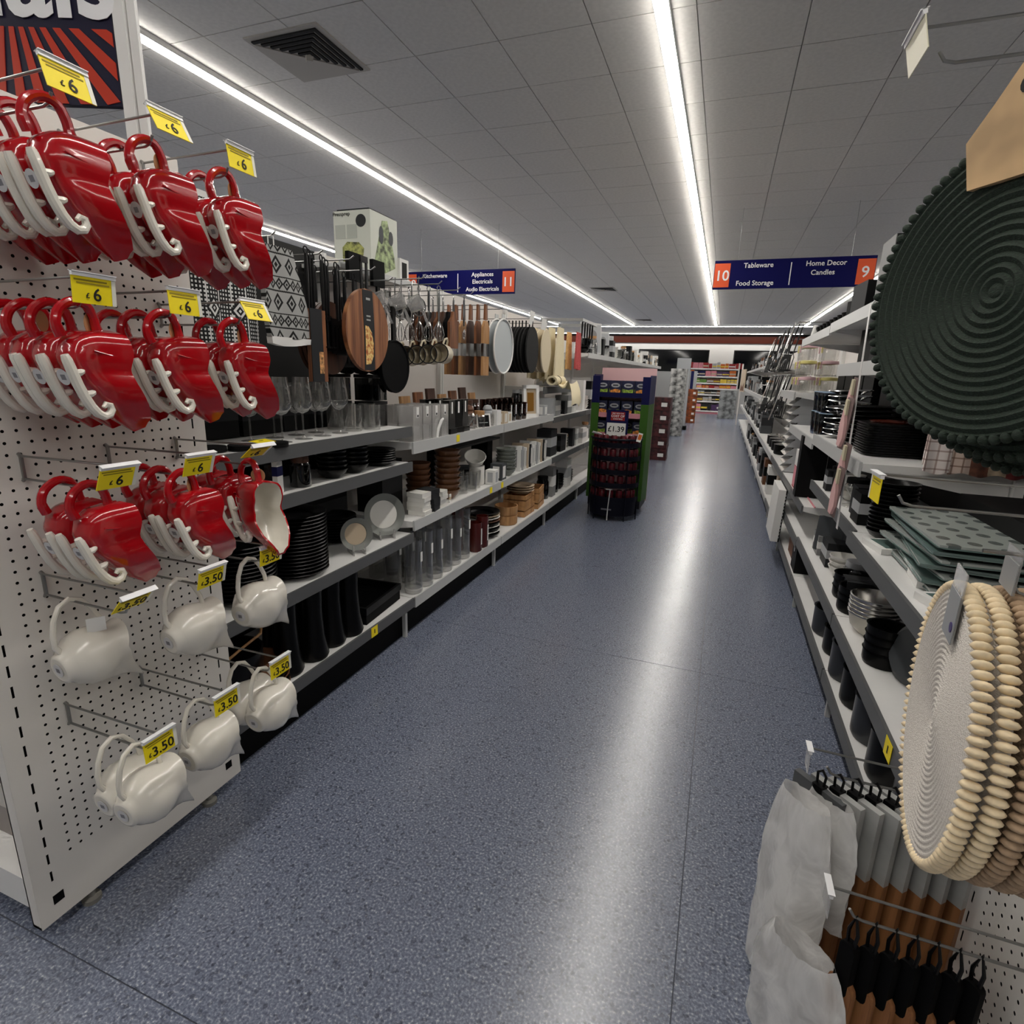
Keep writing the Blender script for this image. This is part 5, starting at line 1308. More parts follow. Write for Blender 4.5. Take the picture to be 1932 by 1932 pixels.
# ------------------------------------------------------------ stacked goods beyond the display
M('drink_tray_red', (58, 26, 28), .5, var=.5, bs=14); M('wrap_grey', (140, 140, 138), .5, var=.5, bs=9); M('orange_tray', (120, 58, 18), .5, var=.25, bs=8); M('crate_grey', (110, 112, 112), .5, var=.35, bs=7)
def stack(name, x, y, w, d, hs, mat, label, grp, cat='carton', tagm=True, z=0):
    for k, h in enumerate(hs):
        P = [('box_body', G().prism(rrect(w, d, .012, 2), 0, h - .004, 'z').mesh('box_body', [_M[mat]])), ('tray_edge', G().box(-w / 2 - .004, w / 2 + .004, -d / 2 - .004, d / 2 + .004, 0, h * .35).mesh('tray_edge', [_M[mat]]))]
        if tagm: P.append(('price_tag', G().box(w * .18, w * .4, -d / 2 - .006, -d / 2 - .0045, h * .3, h * .6).mesh('price_tag', [PAPER])))
        place(name, P, label % (['lowest', 'second', 'third', 'fourth', 'fifth', 'sixth', 'seventh', 'eighth'][k]), cat, (x, y, z), (0, 0, random.uniform(-.03, .03)), group=grp)
        z += h
    return z
stack('drinks_carton', -1.03, 10.0, .44, .4, [.2, .2, .22, .22, .22], 'drink_tray_red', 'dark red shrink-wrapped drinks tray, %s from the floor', 'dark drinks trays')
zt = stack('wrapped_bale', -1.05, 14.4, .36, .4, [.2] * 8, 'wrap_grey', 'grey film-wrapped pack, %s from the floor', 'grey wrapped packs', tagm=False)
zt = stack('orange_carton', -.95, 18.9, .36, .4, [.2, .21, .21, .21, .22], 'orange_tray', 'orange brown carton, %s from the floor', 'orange cartons')
stack('grey_crate', .17, 21.9, .56, .5, [.33, .33, .33], 'crate_grey', 'grey patterned crate, %s from the floor, at the far right', 'grey crates', tagm=False)
place('white_easel_board', [('board', G().box(-.2, .2, -.01, .01, 0, .62).mesh('board', [_M['card_silver']])), ('post', G().box(-.015, .015, .011, .03, -.85, .6).mesh('post', [STEEL])), ('foot', G().box(-.15, .15, -.02, .10, -.87, -.85).mesh('foot', [STEEL]))], 'blank pale board on a post above the dark drinks trays', 'board', (-1.12, 10.6, .871))
place('upright_stand', [('panel', G().box(-.18, .18, -.05, .05, .1, 1.9).mesh('panel', [_M['card_silver']])), ('side_print', G().box(.1802, .182, -.045, .045, .4, 1.7).mesh('side_print', [_M['charcoal_card']])), ('base', G().box(-.22, .22, -.15, .15, 0, .1).mesh('base', [BLACKM]))], 'tall narrow grey display panel standing behind the wrapped packs', 'display stand', (-1.08, 16.2, 0))
place('navy_bottle_sign', [('panel', G().box(-.14, .14, -.02, .02, 0, .55).mesh('panel', [_M['card_silver']])), ('navy_stripe', G().box(-.05, .04, -.022, -.0202, 0, .55).mesh('navy_stripe', [_M['card_navy']]))], 'grey card with navy stripe standing on the orange cartons', 'card', (-.97, 18.9, zt + .001))

# ------------------------------------------------------------ shelving along the back wall
def back_shelves():
    r = root('back_wall_shelving', (-.55, 24.3, 0))
    ob('back_panel', G().box(-1.15, 1.05, .42, .44, 0, 1.95).mesh('back_panel', [OFFW]), r)
    for x in (-1.15, 1.0): ob('side_panel', G().box(x, x + .05, -.02, .42, 0, 2.0).mesh('side_panel', [OFFW]), r)
    for z in (.12, .50, .77, 1.01, 1.22, 1.48, 1.78):
        s = ob('shelf', G().box(-1.10, 1.0, 0, .42, z - .025, z).mesh('shelf', [WHITE]), r)
        ob('price_strip', G().box(-1.10, 1.0, -.012, -.001, z - .05, z + .005).mesh('price_strip', [PAPER]), s)
    ob('plinth', G().box(-1.10, 1.0, .03, .4, 0, .094).mesh('plinth', [_M['card_pink']]), r)
    tag(r, 'bright shelving of colourful packets along the back wall', 'shelf unit')
    rnd = random.Random(5)
    pal = {.12: ['card_purple', 'card_pink', 'charcoal_card'], .50: ['card_white', 'card_brown', 'card_silver', 'charcoal_card'], .77: ['card_white', 'card_silver', 'charcoal_card', 'card_brown'], 1.01: ['card_orange', 'card_pink', 'card_orange', 'card_red'],
           1.22: ['card_yellow', 'card_green', 'card_brown', 'card_yellow'], 1.48: ['card_orange', 'card_navy', 'card_pink', 'card_purple', 'card_orange'], 1.78: ['card_red', 'card_pink', 'card_red', 'card_silver', 'card_orange']}
    cn = {'card_purple': 'purple', 'card_pink': 'pink', 'charcoal_card': 'charcoal', 'card_white': 'white', 'card_brown': 'brown', 'card_silver': 'silver', 'card_orange': 'orange', 'card_red': 'red', 'card_yellow': 'yellow', 'card_green': 'green', 'card_navy': 'navy'}
    sn = {.12: 'bottom', .50: 'second', .77: 'third', 1.01: 'fourth', 1.22: 'fifth', 1.48: 'sixth', 1.78: 'top'}
    for z, pl in pal.items():
        x = -1.62; i = 0
        while x < .36:
            w = rnd.choice((.12, .16, .2, .24)); h = {.12: .3, .5: .2, .77: .17, 1.01: .14, 1.22: .16, 1.48: .22, 1.78: .24}[z] * rnd.uniform(.75, 1)
            c = pl[(i // 2) % len(pl)]
            place('snack_box', carton(round(w, 3), .2, round(h, 2), c, rnd.choice(('card_white', 'card_yellow', 'card_beige', None)), None, .3, .55), '%s packet on the %s shelf of the back wall, %s along' % (cn[c], sn[z], ORD[i]), 'packet', (x + w / 2, 24.45, z + .001), group='back wall packets')
            x += w + .015; i += 1
back_shelves()
# ============================================================ right gondola
RX = .53
RB = 1.05
def bayR(y0, y1, shelves, label, back=OFFW, top=1.9): return bayL(y0, y1, shelves, label, back, top, RX, RB, -1)
bayR(1.26, 2.50, [(.81, .05, GREY, None), (.445, .05, GREY, None), (.19, .05, GREY, None)], 'gondola bay at the right with glass boards, just past the cream placemats', BACKBLK)
bayR(2.50, 3.76, [(1.71, .05, LGREY, None), (1.485, .06, LGREY, .6), (1.085, .055, LGREY, None), (.81, .05, GREY, .555), (.445, .05, GREY, None), (.19, .05, GREY, None)], 'right gondola bay with black plates and pink brushes on a clip strip', BACKBLK)
bayR(3.76, 5.03, [(1.70, .05, LGREY, None), (1.05, .055, LGREY, None), (.64, .045, GREY, None), (.42, .05, GREY, None), (.19, .05, GREY, None)], 'right gondola bay with blue glass jugs and a red carton', BACKBLK)
bayR(5.03, 6.28, [(1.30, .06, LGREY, None), (.64, .05, GREY, None), (.19, .05, GREY, None)], 'right gondola bay with stacked pink and yellow clip jars')
yy = 6.28
for k, nm in enumerate(['first', 'second', 'third', 'fourth', 'fifth', 'sixth', 'seventh', 'eighth', 'ninth', 'tenth']):
    bayR(yy, yy + 1.25, [(1.62, .04, LGREY, .6), (1.15, .05, LGREY, None), (.64, .05, LGREY, None), (.19, .05, LGREY, None)] if k > 1 else [(.64, .05, LGREY, None), (.19, .05, LGREY, None)], '%s gondola bay past the clip jars on the right of the aisle' % nm, top=1.85)
    yy += 1.25

# near peg panel on the right
end_panel(.60, .35, 1.25, .035, 1.98, -1, 'perforated end panel at the right edge carrying placemats and boards')

# ---- round braided placemats
def mat_surface(key, a, b, fleck):
    m, t = custom(key)
    n = t.add('ShaderNodeTexNoise', Scale=1.0, Detail=3.0); t.link(t.coord((40, 260, 900)), n.inputs['Vector'])
    t.link(t.ramp(n.outputs['Fac'], [(.3, a), (.66, b), (.78, b if not fleck else fleck)]), t.b.inputs['Base Color'])
    t.b.inputs['Roughness'].default_value = .8
    t.bump(n.outputs['Fac'], .5, .004)
    return m
GMAT = mat_surface('green_braid', (20, 30, 23), (40, 56, 44), (96, 112, 98))
CRM = mat_surface('cream_braid', (206, 198, 188), (232, 226, 218), None)
CRE = M('cream_edge', (236, 216, 180), .7, var=.05, bs=80)
BRE = M('brown_edge', (176, 150, 122), .7, var=.1, bs=80)
BRM = mat_surface('brown_braid', (112, 92, 74), (176, 154, 128), None)
def braided(R, mat, ridges=15, t=.007, beads=84, amp=.0021, name='spiral_face', edge=None, bx=.95):
    prof = []
    n = ridges * 4
    for i in range(n + 1):
        r = R * .985 * i / n
        prof.append((r, t / 2 + amp * math.sin(2 * pi * i / 4) * (1 if i > 1 else 0)))
    g = G().lathe(prof, 72)
    g.lathe([(R * .985, t / 2), (R, 0), (R * .985, -t / 2), (0, -t / 2)], 72)
    g.xf(Matrix.Rotation(-pi / 2, 4, 'Y'))                 # face looks to -x
    face = g.mesh(name, [mat], 1.2)
    b = G()
    for k in range(beads):
        a = 2 * pi * k / beads; c = Matrix.Rotation(a, 4, 'X') @ Matrix.Translation((0, 0, R + .002))
        s = len(b.v)
        b.lathe([(0, -.0085), (.004, -.0075), (.007, -.0045), (.0085, 0), (.007, .0045), (.004, .0075), (0, .0085)], 8, 0)
        sc = Matrix.Diagonal((bx, .62 * 2 * pi * R / beads / .0085 / 1.3, .9, 1))
        b.xf(c @ sc, s)
    return [(name, face), ('braided_edge', b.mesh('braided_edge', [edge or mat], 1.5))]
GP = braided(.187, GMAT)
hk = hook(.60, .955, 1.785, -1, .28, 'wire hook holding the green placemats at the upper right edge', None, tick=False, group='right panel hooks')
nrm_ang = math.atan2(.515, .857)       # turned towards the aisle mouth
r = place('round_placemat', GP, 'large round dark green braided placemat, frontmost', 'placemat', (.312, .925, 1.508), (0, 0, nrm_ang), 1.0, 'green placemats')
# kraft hang card on top of it
g = G().prism([(-.10, .13), (.06, .13), (.075, .19), (.045, .225), (.01, .27), (-.02, .27), (-.065, .225), (-.105, .19)], -.012, .004, 'x')
g2 = G().prism(circ(.011, 14, (.005, .232)), -.0132, -.0122, 'x')
KR = M('kraft_card', (206, 172, 128), .6, var=.14, bs=8)
ob('kraft_card', g.mesh('kraft_card', [KR]), r)
ob('card_badge', g2.mesh('card_badge', [INK]), r)
ob('dark_text_panel', G().box(-.0132, -.0122, -.09, -.03, .14, .2).mesh('dark_text_panel', [M('umber_print', (84, 66, 64), .6)]), r)
ob('string_loop', G().tube([(-.004, 0, .26), (-.004, -.012, .29), (-.004, -.016, .31)], .003, 6).mesh('string_loop', [PAPER]), r)
place('round_placemat', GP, 'large round dark green braided placemat behind the front green one', 'placemat', (.345, .925, 1.488), (0, 0, nrm_ang), 1.0, 'green placemats')
place('round_placemat', GP, 'large round dark green braided placemat, rearmost of the green ones', 'placemat', (.38, .925, 1.47), (0, 0, nrm_ang), 1.0, 'green placemats')
place('black_hook_clip', G().box(-.006, .006, -.01, .01, 0, .03).box(-.004, .004, -.006, .006, -.012, 0).mesh('black_hook_clip', [BLACK]), 'black clip on the hook above the green placemat', 'clip', (.325, .86, 1.80))
# top ticket hook
hook(.60, 1.2, 1.935, -1, .375, 'wire price hook high at the right edge with its ticket seen edge-on', None, -.25, group='right panel hooks', tw=.10, tmat=M('pale_ticket', (236, 232, 206), .4))
hook(.60, 1.2, 1.222, -1, .31, 'empty wire price hook with blurred yellow ticket in front of the black plates', None, .0, group='right panel hooks', tw=.07)
# cream placemats
CP = braided(.183, CRM, 24, .012, 96, .0009, edge=CRE, bx=1.35)
BP = braided(.183, BRM, 20, .012, 96, .0012, edge=BRE, bx=1.35)
hook(.60, .84, 1.185, -1, .27, 'wire hook holding the cream and brown placemats', None, tick=False, group='right panel hooks')
for k in range(8):
    mt = CP if k < 2 else BP
    cpx = .326 + .0245 * k
    r = place('round_placemat', mt, '%s round braided placemat, %s on the lower right hook' % ('cream' if k < 2 else 'brown', ['frontmost', 'second', 'third', 'fourth', 'fifth', 'sixth', 'seventh', 'rearmost'][k]), 'placemat', (cpx, .84, .945), (0, 0, -.15), 1.0, 'cream and brown placemats')
    if k in (2, 4):
        ob('clear_tag', G().box(-.012, -.010, -.03, .03, .196, .25).mesh('clear_tag', [CPLAS]), r)
        ob('grey_label', G().box(-.0132, -.0122, -.03, .028, .196, .235).mesh('grey_label', [M('label_grey', (150, 152, 154), .4)]), r)
    if k == 0:
        ob('clear_tag', G().box(-.012, -.010, -.03, .03, .12, .215).mesh('clear_tag', [CPLAS]), r)
        ob('grey_label', G().box(-.0132, -.0122, -.03, .028, .12, .185).mesh('grey_label', [M('label_grey', (150, 152, 154), .4)]), r)
        ob('badge', G().prism(circ(.007, 12, (-.018, .14)), -.0142, -.0134, 'x').mesh('badge', [M('badge_violet', (70, 60, 110), .5)]), r)

# lower hooks with marble and wood boards
hook(.60, 1.22, .612, -1, .335, 'wire hook with white end plate over the marble and wood boards', None, 0, group='right panel hooks', tw=.04, tmat=CPLAS)
hook(.60, 1.0, .475, -1, .31, 'nearest lower wire hook with white end plate, in front of the boards', None, 0, group='right panel hooks', tw=.05, tmat=CPLAS)
MARB = M('grey_marble', (168, 169, 167), .35, var=.08, bs=10)
SLATE = M('front_slate', (84, 86, 88), .5)
WOODH = wood('board_wood', (120, 76, 44), (178, 124, 78), (60, 60, 3))
def mboard(top):
    return [('stone_half', G().box(-.008, .008, -.06, .06, -.20, -.03).mesh('stone_half', [top])), ('wood_half', G().box(-.008, .008, -.06, .06, -.535, -.2005).mesh('wood_half', [WOODH])),
            ('strap', G().box(-.0105, .0105, -.012, .012, -.10, -.025).tube([(0, -.008, -.03), (0, -.010, .0), (0, 0, .010), (0, .010, .0), (0, .008, -.03)], .003, 6).mesh('strap', [BLACK]))]
MB = mboard(MARB); MB2 = mboard(SLATE)
for k in range(8):
    place('serving_board', MB2 if k == 0 else MB, 'grey marble and wood serving board, %s on the farther low hook' % ['frontmost', 'second', 'third', 'fourth', 'fifth', 'sixth', 'seventh', 'rearmost'][k], 'serving board', (.295 + .034 * k, 1.22, .557), (0, 0, .75), 1.0, 'marble and wood boards')
SPAT = [('wood_blade', G().prism(rrect(.05, .26, .02, 3, (0, -.27)), -.007, .007, 'x').mesh('wood_blade', [WOODH])), ('black_grip', G().prism(rrect(.03, .12, .012, 3, (0, -.115)), -.0085, .0085, 'x').mesh('black_grip', [BLACKM])), ('loop', G().tube([(0, -.006, -.07), (0, -.009, -.03), (0, 0, .006), (0, .009, -.03), (0, .006, -.07)], .0035, 6).mesh('loop', [BLACK]))]
for k in range(7):
    place('wooden_spatula_set', SPAT, 'wooden utensil with black grip, %s on the nearest low hook' % ['frontmost', 'second', 'third', 'fourth', 'fifth', 'sixth', 'rearmost'][k], 'utensil', (.34 + .032 * k, 1.0, .423), (0, 0, .7), 1.0, 'wooden utensils on the nearest low hook')
def film_bag():
    m, t = custom('crinkled_film')
    out = t.n['Material Output']
    tr = t.add('ShaderNodeBsdfTransparent'); 
    n = t.add('ShaderNodeTexNoise', Scale=9.0, Detail=4.0, Distortion=1.2); t.link(t.coord((1, 1, .5)), n.inputs['Vector'])
    f = t.add('ShaderNodeMapRange'); f.inputs['From Min'].default_value = .3; f.inputs['From Max'].default_value = .62; f.inputs['To Min'].default_value = .45; f.inputs['To Max'].default_value = .97
    t.link(n.outputs['Fac'], f.inputs[0])
    mx = t.add('ShaderNodeMixShader'); t.link(f.outputs[0], mx.inputs[0]); t.link(tr.outputs[0], mx.inputs[1]); t.link(t.b.outputs[0], mx.inputs[2]); t.link(mx.outputs[0], out.inputs[0])
    t.b.inputs['Base Color'].default_value = lin((240, 239, 237)); t.b.inputs['Roughness'].default_value = .22
    t.bump(n.outputs['Fac'], .6, .02)
    return m
FILM = film_bag()
def bag(w, h, seed, d=.03):
    rnd = random.Random(seed); F = []; B = []
    for i in range(15):
        t = i / 14; z = -h * t
        ww = w * (.55 + .55 * math.sin(min(1, t * 1.4 + .15) * pi * .62)) * .62
        rf = []; rb = []
        for q in range(13):
            u = q / 12 * 2 - 1
            c = (1 - u * u) ** .5 if abs(u) < 1 else 0
            rf.append((-d * c + rnd.uniform(-.004, .004), u * ww + rnd.uniform(-.003, .003), z)); rb.append((d * c * .6 + rnd.uniform(-.003, .003), u * ww, z))
        F.append(rf); B.append(rb)
    return G().surf(F).surf([r[::-1] for r in B]).mesh('film_bag', [FILM], 1.0)
place('film_wrap', bag(.13, .50, 4, .03), 'crinkled clear film bag around the front marble board', 'packaging', (.262, 1.17, .53), (0, .0, .75))
place('film_wrap', bag(.15, .30, 9, .035), 'crinkled clear film bag hanging on the nearest low hook', 'packaging', (.272, 1.03, .30), (0, -.06, .9))
place('film_wrap', bag(.11, .30, 12, .02), 'smaller crinkled film bag between the first two marble boards', 'packaging', (.315, 1.19, .53), (0, 0, .75))

# ---- R1 shelf goods
GL2 = M('patterned_board', (150, 156, 152), .3)
def glassboard_mat():
    m, t = custom('hex_glass_board')
    v = t.sep(t.coord()); 
    fx = t.math('SUBTRACT', t.math('FRACT', t.math('MULTIPLY', v[0], 16.0)), .5)
    row = t.math('FLOOR', t.math('MULTIPLY', v[0], 16.0))
    yy_ = t.math('ADD', t.math('MULTIPLY', v[1], 12.0), t.math('MULTIPLY', row, .5))
    fy = t.math('SUBTRACT', t.math('FRACT', yy_), .5)
    d = t.math('ADD', t.math('MULTIPLY', fx, fx), t.math('MULTIPLY', fy, fy))
    f = t.math('LESS_THAN', d, .07)
    mx = t.add('ShaderNodeMix', _data_type='RGBA'); mx.inputs[6].default_value = lin((158, 164, 160)); mx.inputs[7].default_value = lin((92, 100, 98))
    t.link(f, mx.inputs[0]); t.link(mx.outputs[2], t.b.inputs['Base Color']); t.b.inputs['Roughness'].default_value = .2
    return m
HEXB = glassboard_mat()
GEDGE = M('green_glass_edge', (96, 116, 112), .15, spec=.7)
for q in range(7):
    top = q == 6
    place('glass_chopping_board', [('pane', G().box(-.19, .19, -.26, .26, .004, .011).mesh('pane', [HEXB if q % 2 == 0 else GEDGE])), ('edge', G().prism(rrect(.385, .525, .02, 3), 0, .0039, 'z').mesh('edge', [GEDGE])), ('foot_pad', G().lathe([(0, -.006), (.008, -.006), (.008, 0), (0, 0)], 10, c=(-.16, -.2, 0)).lathe([(0, -.006), (.008, -.006), (.008, 0), (0, 0)], 10, c=(-.16, .2, 0)).mesh('foot_pad', [CPLAS]))],
          'glass chopping board with grey hexagon print, top of the stack' if top else 'glass chopping board in the stack on the right shelf, %s up' % ORD[q], 'chopping board', (.80, 2.06, .817 + .022 * q), (0, 0, .04 * (q % 3) - .12 * (q % 2)), 1.0, 'glass chopping boards')
for k, (x, y, rz) in enumerate(((.68, 1.72, .3), (.70, 1.92, -.1), (.66, 2.28, .2))):
    place('boxed_board', [('sleeve', bm('sleeve', .2, .15, .02, 'card_white')), ('window', G().box(-.08, .05, -.06, .06, .0201, .021).mesh('window', [GEDGE]))], 'white boxed glass tile on the right shelf, %s' % ['nearest the placemats', 'middle one', 'beside the black plate stack'][k], 'box', (x, y, .81), (0, 0, rz), group='white boxed tiles')
for q in range(13):
    place('bowl', lm('bowl', bowlp(.075, .04), 'black_ceramic', 24), 'ribbed black bowl behind the blurred yellow ticket, %s up' % ORD[q], 'bowl', (.645, 2.50 - .09, .81 + .0155 * q), group='stacked ribbed black bowls')
place('carton_riser', bm('carton_riser', .2, .8, .2, 'card_black'), 'black riser at the back of the glass board shelf', 'box', (.94 + .0, 2.0, .815))
# low shelf: steel rimmed bowls, gunmetal dish, frames
M('steel_rim', (196, 194, 190), .2, metal=1); M('cream_gloss', (206, 200, 188), .3)
for q in range(5):
    place('mixing_bowl', [('bowl_body', lm('bowl_body', ((0, 0), (.045, 0), (.075, .03), (.088, .085), (.084, .085), (.07, .03), (0, .008)), 'cream_gloss' if q == 0 else 'steel_rim', 26)), ('rim', G().lathe([(.084, .083), (.086, .089), (.091, .087), (.09, .082)], 26).mesh('rim', [_M['steel_rim']]))],
          'steel-rimmed cream bowl, %s of the nested set' % ['outermost', 'second', 'third', 'fourth', 'innermost'][q], 'bowl', (.64, 2.36, .445 + .016 * q), group='nested steel-rimmed bowls')
for k, (x, y) in enumerate(((.63, 2.58), (.64, 2.75), (.62, 2.10))):
    for q in range(3 if k < 2 else 4):
        place('saucepan_bowl', lm('saucepan_bowl', potp(.075 - .012 * (k == 2), .05), 'black_ceramic', 24), 'black dish on the low right shelf, %s, %s up' % (['beyond the steel-rimmed bowls', 'farther along', 'in front of the oval dish'][k], ORD[q]), 'dish', (x, y, .445 + .03 * q), group='black dishes on the low right shelf')
r = root('oval_dish', (.66, 1.98, .445), (0, 0, .35))
ob('dish_face', lm('dish_face', ((0, .012), (.075, .008), (.1, -.012), (.104, -.01), (.078, .014), (0, .018)), 'slate_grey', 30), r, (0, 0, .105), (0, -pi / 2 + .25, 0))
ob('handle_tab', G().box(-.01, .004, -.13, -.1, .09, .12).mesh('handle_tab', [_M['slate_grey']]), r)
tag(r, 'upright grey oval dish on the low right shelf behind the cream placemats', 'dish')
for k, (y, h) in enumerate(((1.84, .16), (1.74, .2), (1.66, .18))):
    place('framed_set', carton(.05, .11, h, ['card_white', 'card_grey', 'card_white'][k], ['card_black', None, 'card_red'][k]), 'small carton on the low right shelf, %s behind the cream placemats' % ['first', 'second', 'third'][k], 'box', (.70, y, .445), (0, 0, .3), group='small cartons low right')
# base shelf pots
for k, (x, y, r_, h_) in enumerate(((.63, 2.92, .09, .13), (.64, 2.70, .085, .12), (.63, 2.47, .085, .15), (.64, 2.26, .088, .14), (.64, 2.04, .09, .15), (.64, 1.82, .09, .16), (.66, 1.62, .09, .16))):
    place('plant_pot', [('pot', lm('pot', potp(r_, h_), 'black_ceramic' if k % 2 else 'slate_pot', 26) if 'slate_pot' in _M else lm('pot', potp(r_, h_), (M('slate_pot', (44, 46, 50), .3), 'slate_pot')[1], 26)), ('inner', lm('inner', ((0, h_ - .04), (r_ - .006, h_ - .04)), 'black_matt', 20))],
          'round dark pot on the right base shelf, %s' % ['farthest', 'second farthest', 'third farthest', 'middle one', 'third nearest', 'second nearest', 'nearest, beside the yellow ticket'][k], 'pot', (x, y, .19), group='dark pots on the base shelf')
place('shelf_edge_ticket', [('card', G().box(-.0012, 0, -.03, .03, -.05, .004).mesh('card', [YEL])), ('print', G().box(-.0018, -.0013, -.004, .004, -.035, -.012).mesh('print', [INK]))], 'yellow ticket on the low right shelf edge beside the cream placemats', 'ticket', (RX - .0015, 1.60, .445))

# ---- R2: black plates, folded towels, top boxes
SQP = G().prism(rrect(.25, .25, .04, 4), 0, .004, 'z').prism(rrect(.27, .27, .05, 4), .004, .010, 'z').mesh('square_plate', [_M['black_ceramic']])
for q in range(13):
    place('square_plate', SQP, 'square black plate behind the clip strip brushes, %s up' % ORD[q], 'plate', (.73, 2.90, 1.086 + .0105 * q), (0, 0, .02 * (q % 3)), group='stacked square black plates')
place('copper_trivet', lm('copper_trivet', ((0, 0), (.1, 0), (.105, .006), (0, .008)), (M('copper_red', (150, 60, 40), .2, metal=.8), 'copper_red')[1], 26), 'copper red disc lying on top of the square black plates', 'trivet', (.73, 2.90, 1.224))
def check_mat(key, a, b, c, f):
    m, t = custom(key)
    v = t.sep(t.coord())
    p = t.math('GREATER_THAN', t.math('FRACT', t.math('MULTIPLY', v[2], f)), .82); q = t.math('GREATER_THAN', t.math('FRACT', t.math('MULTIPLY', v[0], f)), .82)
    s = t.math('ADD', t.math('MULTIPLY', p, .5), t.math('MULTIPLY', q, .5))
    t.link(t.ramp(s, [(0, a), (.5, b), (1, c)]), t.b.inputs['Base Color']); t.b.inputs['Roughness'].default_value = .9
    return m
CK1 = check_mat('white_check', (224, 214, 210), (176, 156, 150), (140, 120, 116), 30); CK2 = check_mat('beige_check', (196, 176, 164), (140, 116, 104), (110, 90, 80), 34)
TB = M('brown_towel', (84, 50, 38), .9, var=.2, bs=40); TS = M('sage_towel', (140, 124, 104), .9, var=.15, bs=30); TR = M('red_towel', (74, 16, 16), .9, var=.2, bs=20)
tw = [(.765, CK1, 'white checked'), (.845, CK2, 'beige checked'), (.905, TB, 'brown striped'), (.955, TS, 'sage'), (1.005, TR, 'dark red')]
for k, (x, m_, nm) in enumerate(tw):
    for q in range(2):
        g = hangcloth(-.04, .04, -.15 + .02 * q, .0, .95, .012, .004, 1.2, 0, 40 + k * 3 + q)
        g.xf(Matrix.Rotation(pi / 2, 4, 'Z'))
        place('folded_towel', g.mesh('folded_towel', [m_]), '%s folded towel hanging on the end of the plate shelf, %s' % (nm, ['front', 'rear'][q]), 'towel', (x, 2.455 + .02 * q, 1.225), group='folded towels')
place('towel_rail', G().tube([(.72, 2.475, 1.235), (1.03, 2.475, 1.235)], .004, 6).tube([(1.02, 2.475, 1.235), (1.035, 2.475, 1.235), (1.035, 2.53, 1.235)], .004, 6).mesh('towel_rail', [STEEL]), 'thin steel rail holding the folded towels', 'rail')
place('gold_bow', [('ribbon', G().tube([(-.06, 0, 0), (-.02, .01, .015), (.02, -.004, .0), (.06, .004, -.02), (.09, 0, -.012)], [.012, .014, .008, .012, .006], 7).mesh('ribbon', [M('gold_ribbon', (206, 178, 116), .4)])), ('black_tail', G().tube([(-.10, 0, .012), (-.06, .0, .016), (-.03, .004, .02)], .012, 7).mesh('black_tail', [BLACK]))], 'gold and black tied ribbon over the folded towels', 'ribbon', (.90, 2.44, 1.24))
# clip strip with pink brushes
r = root('clip_strip', (.505, 2.55, 0))
ob('strip', G().prism([(.10, 1.69), (.125, 1.69), (.03, .80), (.0, .80)], -.002, .0, 'x').mesh('strip', [M('clip_plastic', (208, 206, 204), .3)]), r)
ob('top_hanger', G().tube([(0, .112, 1.68), (.01, .112, 1.70), (.03, .112, 1.695)], .003, 6).mesh('top_hanger', [STEEL]), r)
tag(r, 'pale plastic clip strip hanging down in front of the black plates', 'clip strip')
PB = M('pink_rubber', (220, 178, 176), .5)
def brush():
    return [('pink_blade', G().prism([(-.004, .0), (.012, .02), (.018, -.04), (.008, -.125), (-.014, -.13), (-.026, -.09), (-.016, -.03)], -.006, .006, 'x').mesh('pink_blade', [PB])), ('cream_collar', G().prism([(-.002, .06), (.012, .062), (.014, .005), (-.008, .0)], -.005, .005, 'x').mesh('cream_collar', [M('cream_collar', (206, 198, 170), .5)])),
            ('backing_card', G().box(.006, .008, -.03, .02, -.14, .07).mesh('backing_card', [M('umber_card', (120, 100, 98), .6)]))]
BRp = brush()
for k, (y, z) in enumerate(((2.66, 1.34), (2.64, 1.26), (2.60, 1.08), (2.58, .985))):
    place('pastry_brush', BRp, 'pink pastry brush on the clip strip, %s from the top' % ['first', 'second', 'third', 'fourth'][k], 'brush', (.490 - .012 * (k % 2), y, z), (.12, 0, .3), 1.0, 'pink pastry brushes')
# top shelf boxes
for k, (x, y, w, d, h, c, b) in enumerate(((.70, 2.80, .28, .20, .24, 'card_grey', 'card_black'), (.68, 3.25, .24, .22, .14, 'charcoal_card', 'card_grey'), (.72, 3.02, .2, .14, .12, 'card_black', None), (.70, 3.55, .2, .2, .10, 'card_black', 'charcoal_card'))):
    P = [('box_body', bm('box_body', w, d, h, 'card_black'))]
    P.append(('aisle_face', G().box(-w / 2 - .003, -w / 2, -d / 2, d / 2, 0, h).mesh('aisle_face', [_M[c]])))
    place('boxed_set', P, 'boxed set on the top right shelf, %s' % ['large dark box with grey side', 'charcoal box, third', 'small black box, second', 'low black box, fourth'][k], 'box', (x, y, 1.711), (0, 0, .08 * k), group='boxes on the top right shelf')
for k in range(9):
    place('bowl', lm('bowl', bowlp(.07, .075), 'black_ceramic', 18), 'dark bowl in the row on the top right shelf, %s along' % ORD[k], 'bowl', (.66, 3.86 + .14 * k, 1.705 if k else 1.705), group='dark bowls on the top right shelf')
place('white_cone', lm('white_cone', ((0, 0), (.03, 0), (.012, .1), (0, .1)), 'card_white', 12), 'small white cone at the far end of the top right shelf', 'ornament', (.60, 4.96, 1.705))
for k in range(5):
    place('black_box', carton(.2, .2, .15 if k % 2 else .18, 'card_black', 'charcoal_card' if k % 2 else None), 'black gift box on the second right shelf, %s' % ['nearest the green placemat', 'second', 'third', 'fourth', 'fifth'][k], 'box', (.78, 2.63 + .23 * k, 1.486), (0, 0, .1 * (k % 3)), group='black boxes on the second right shelf')
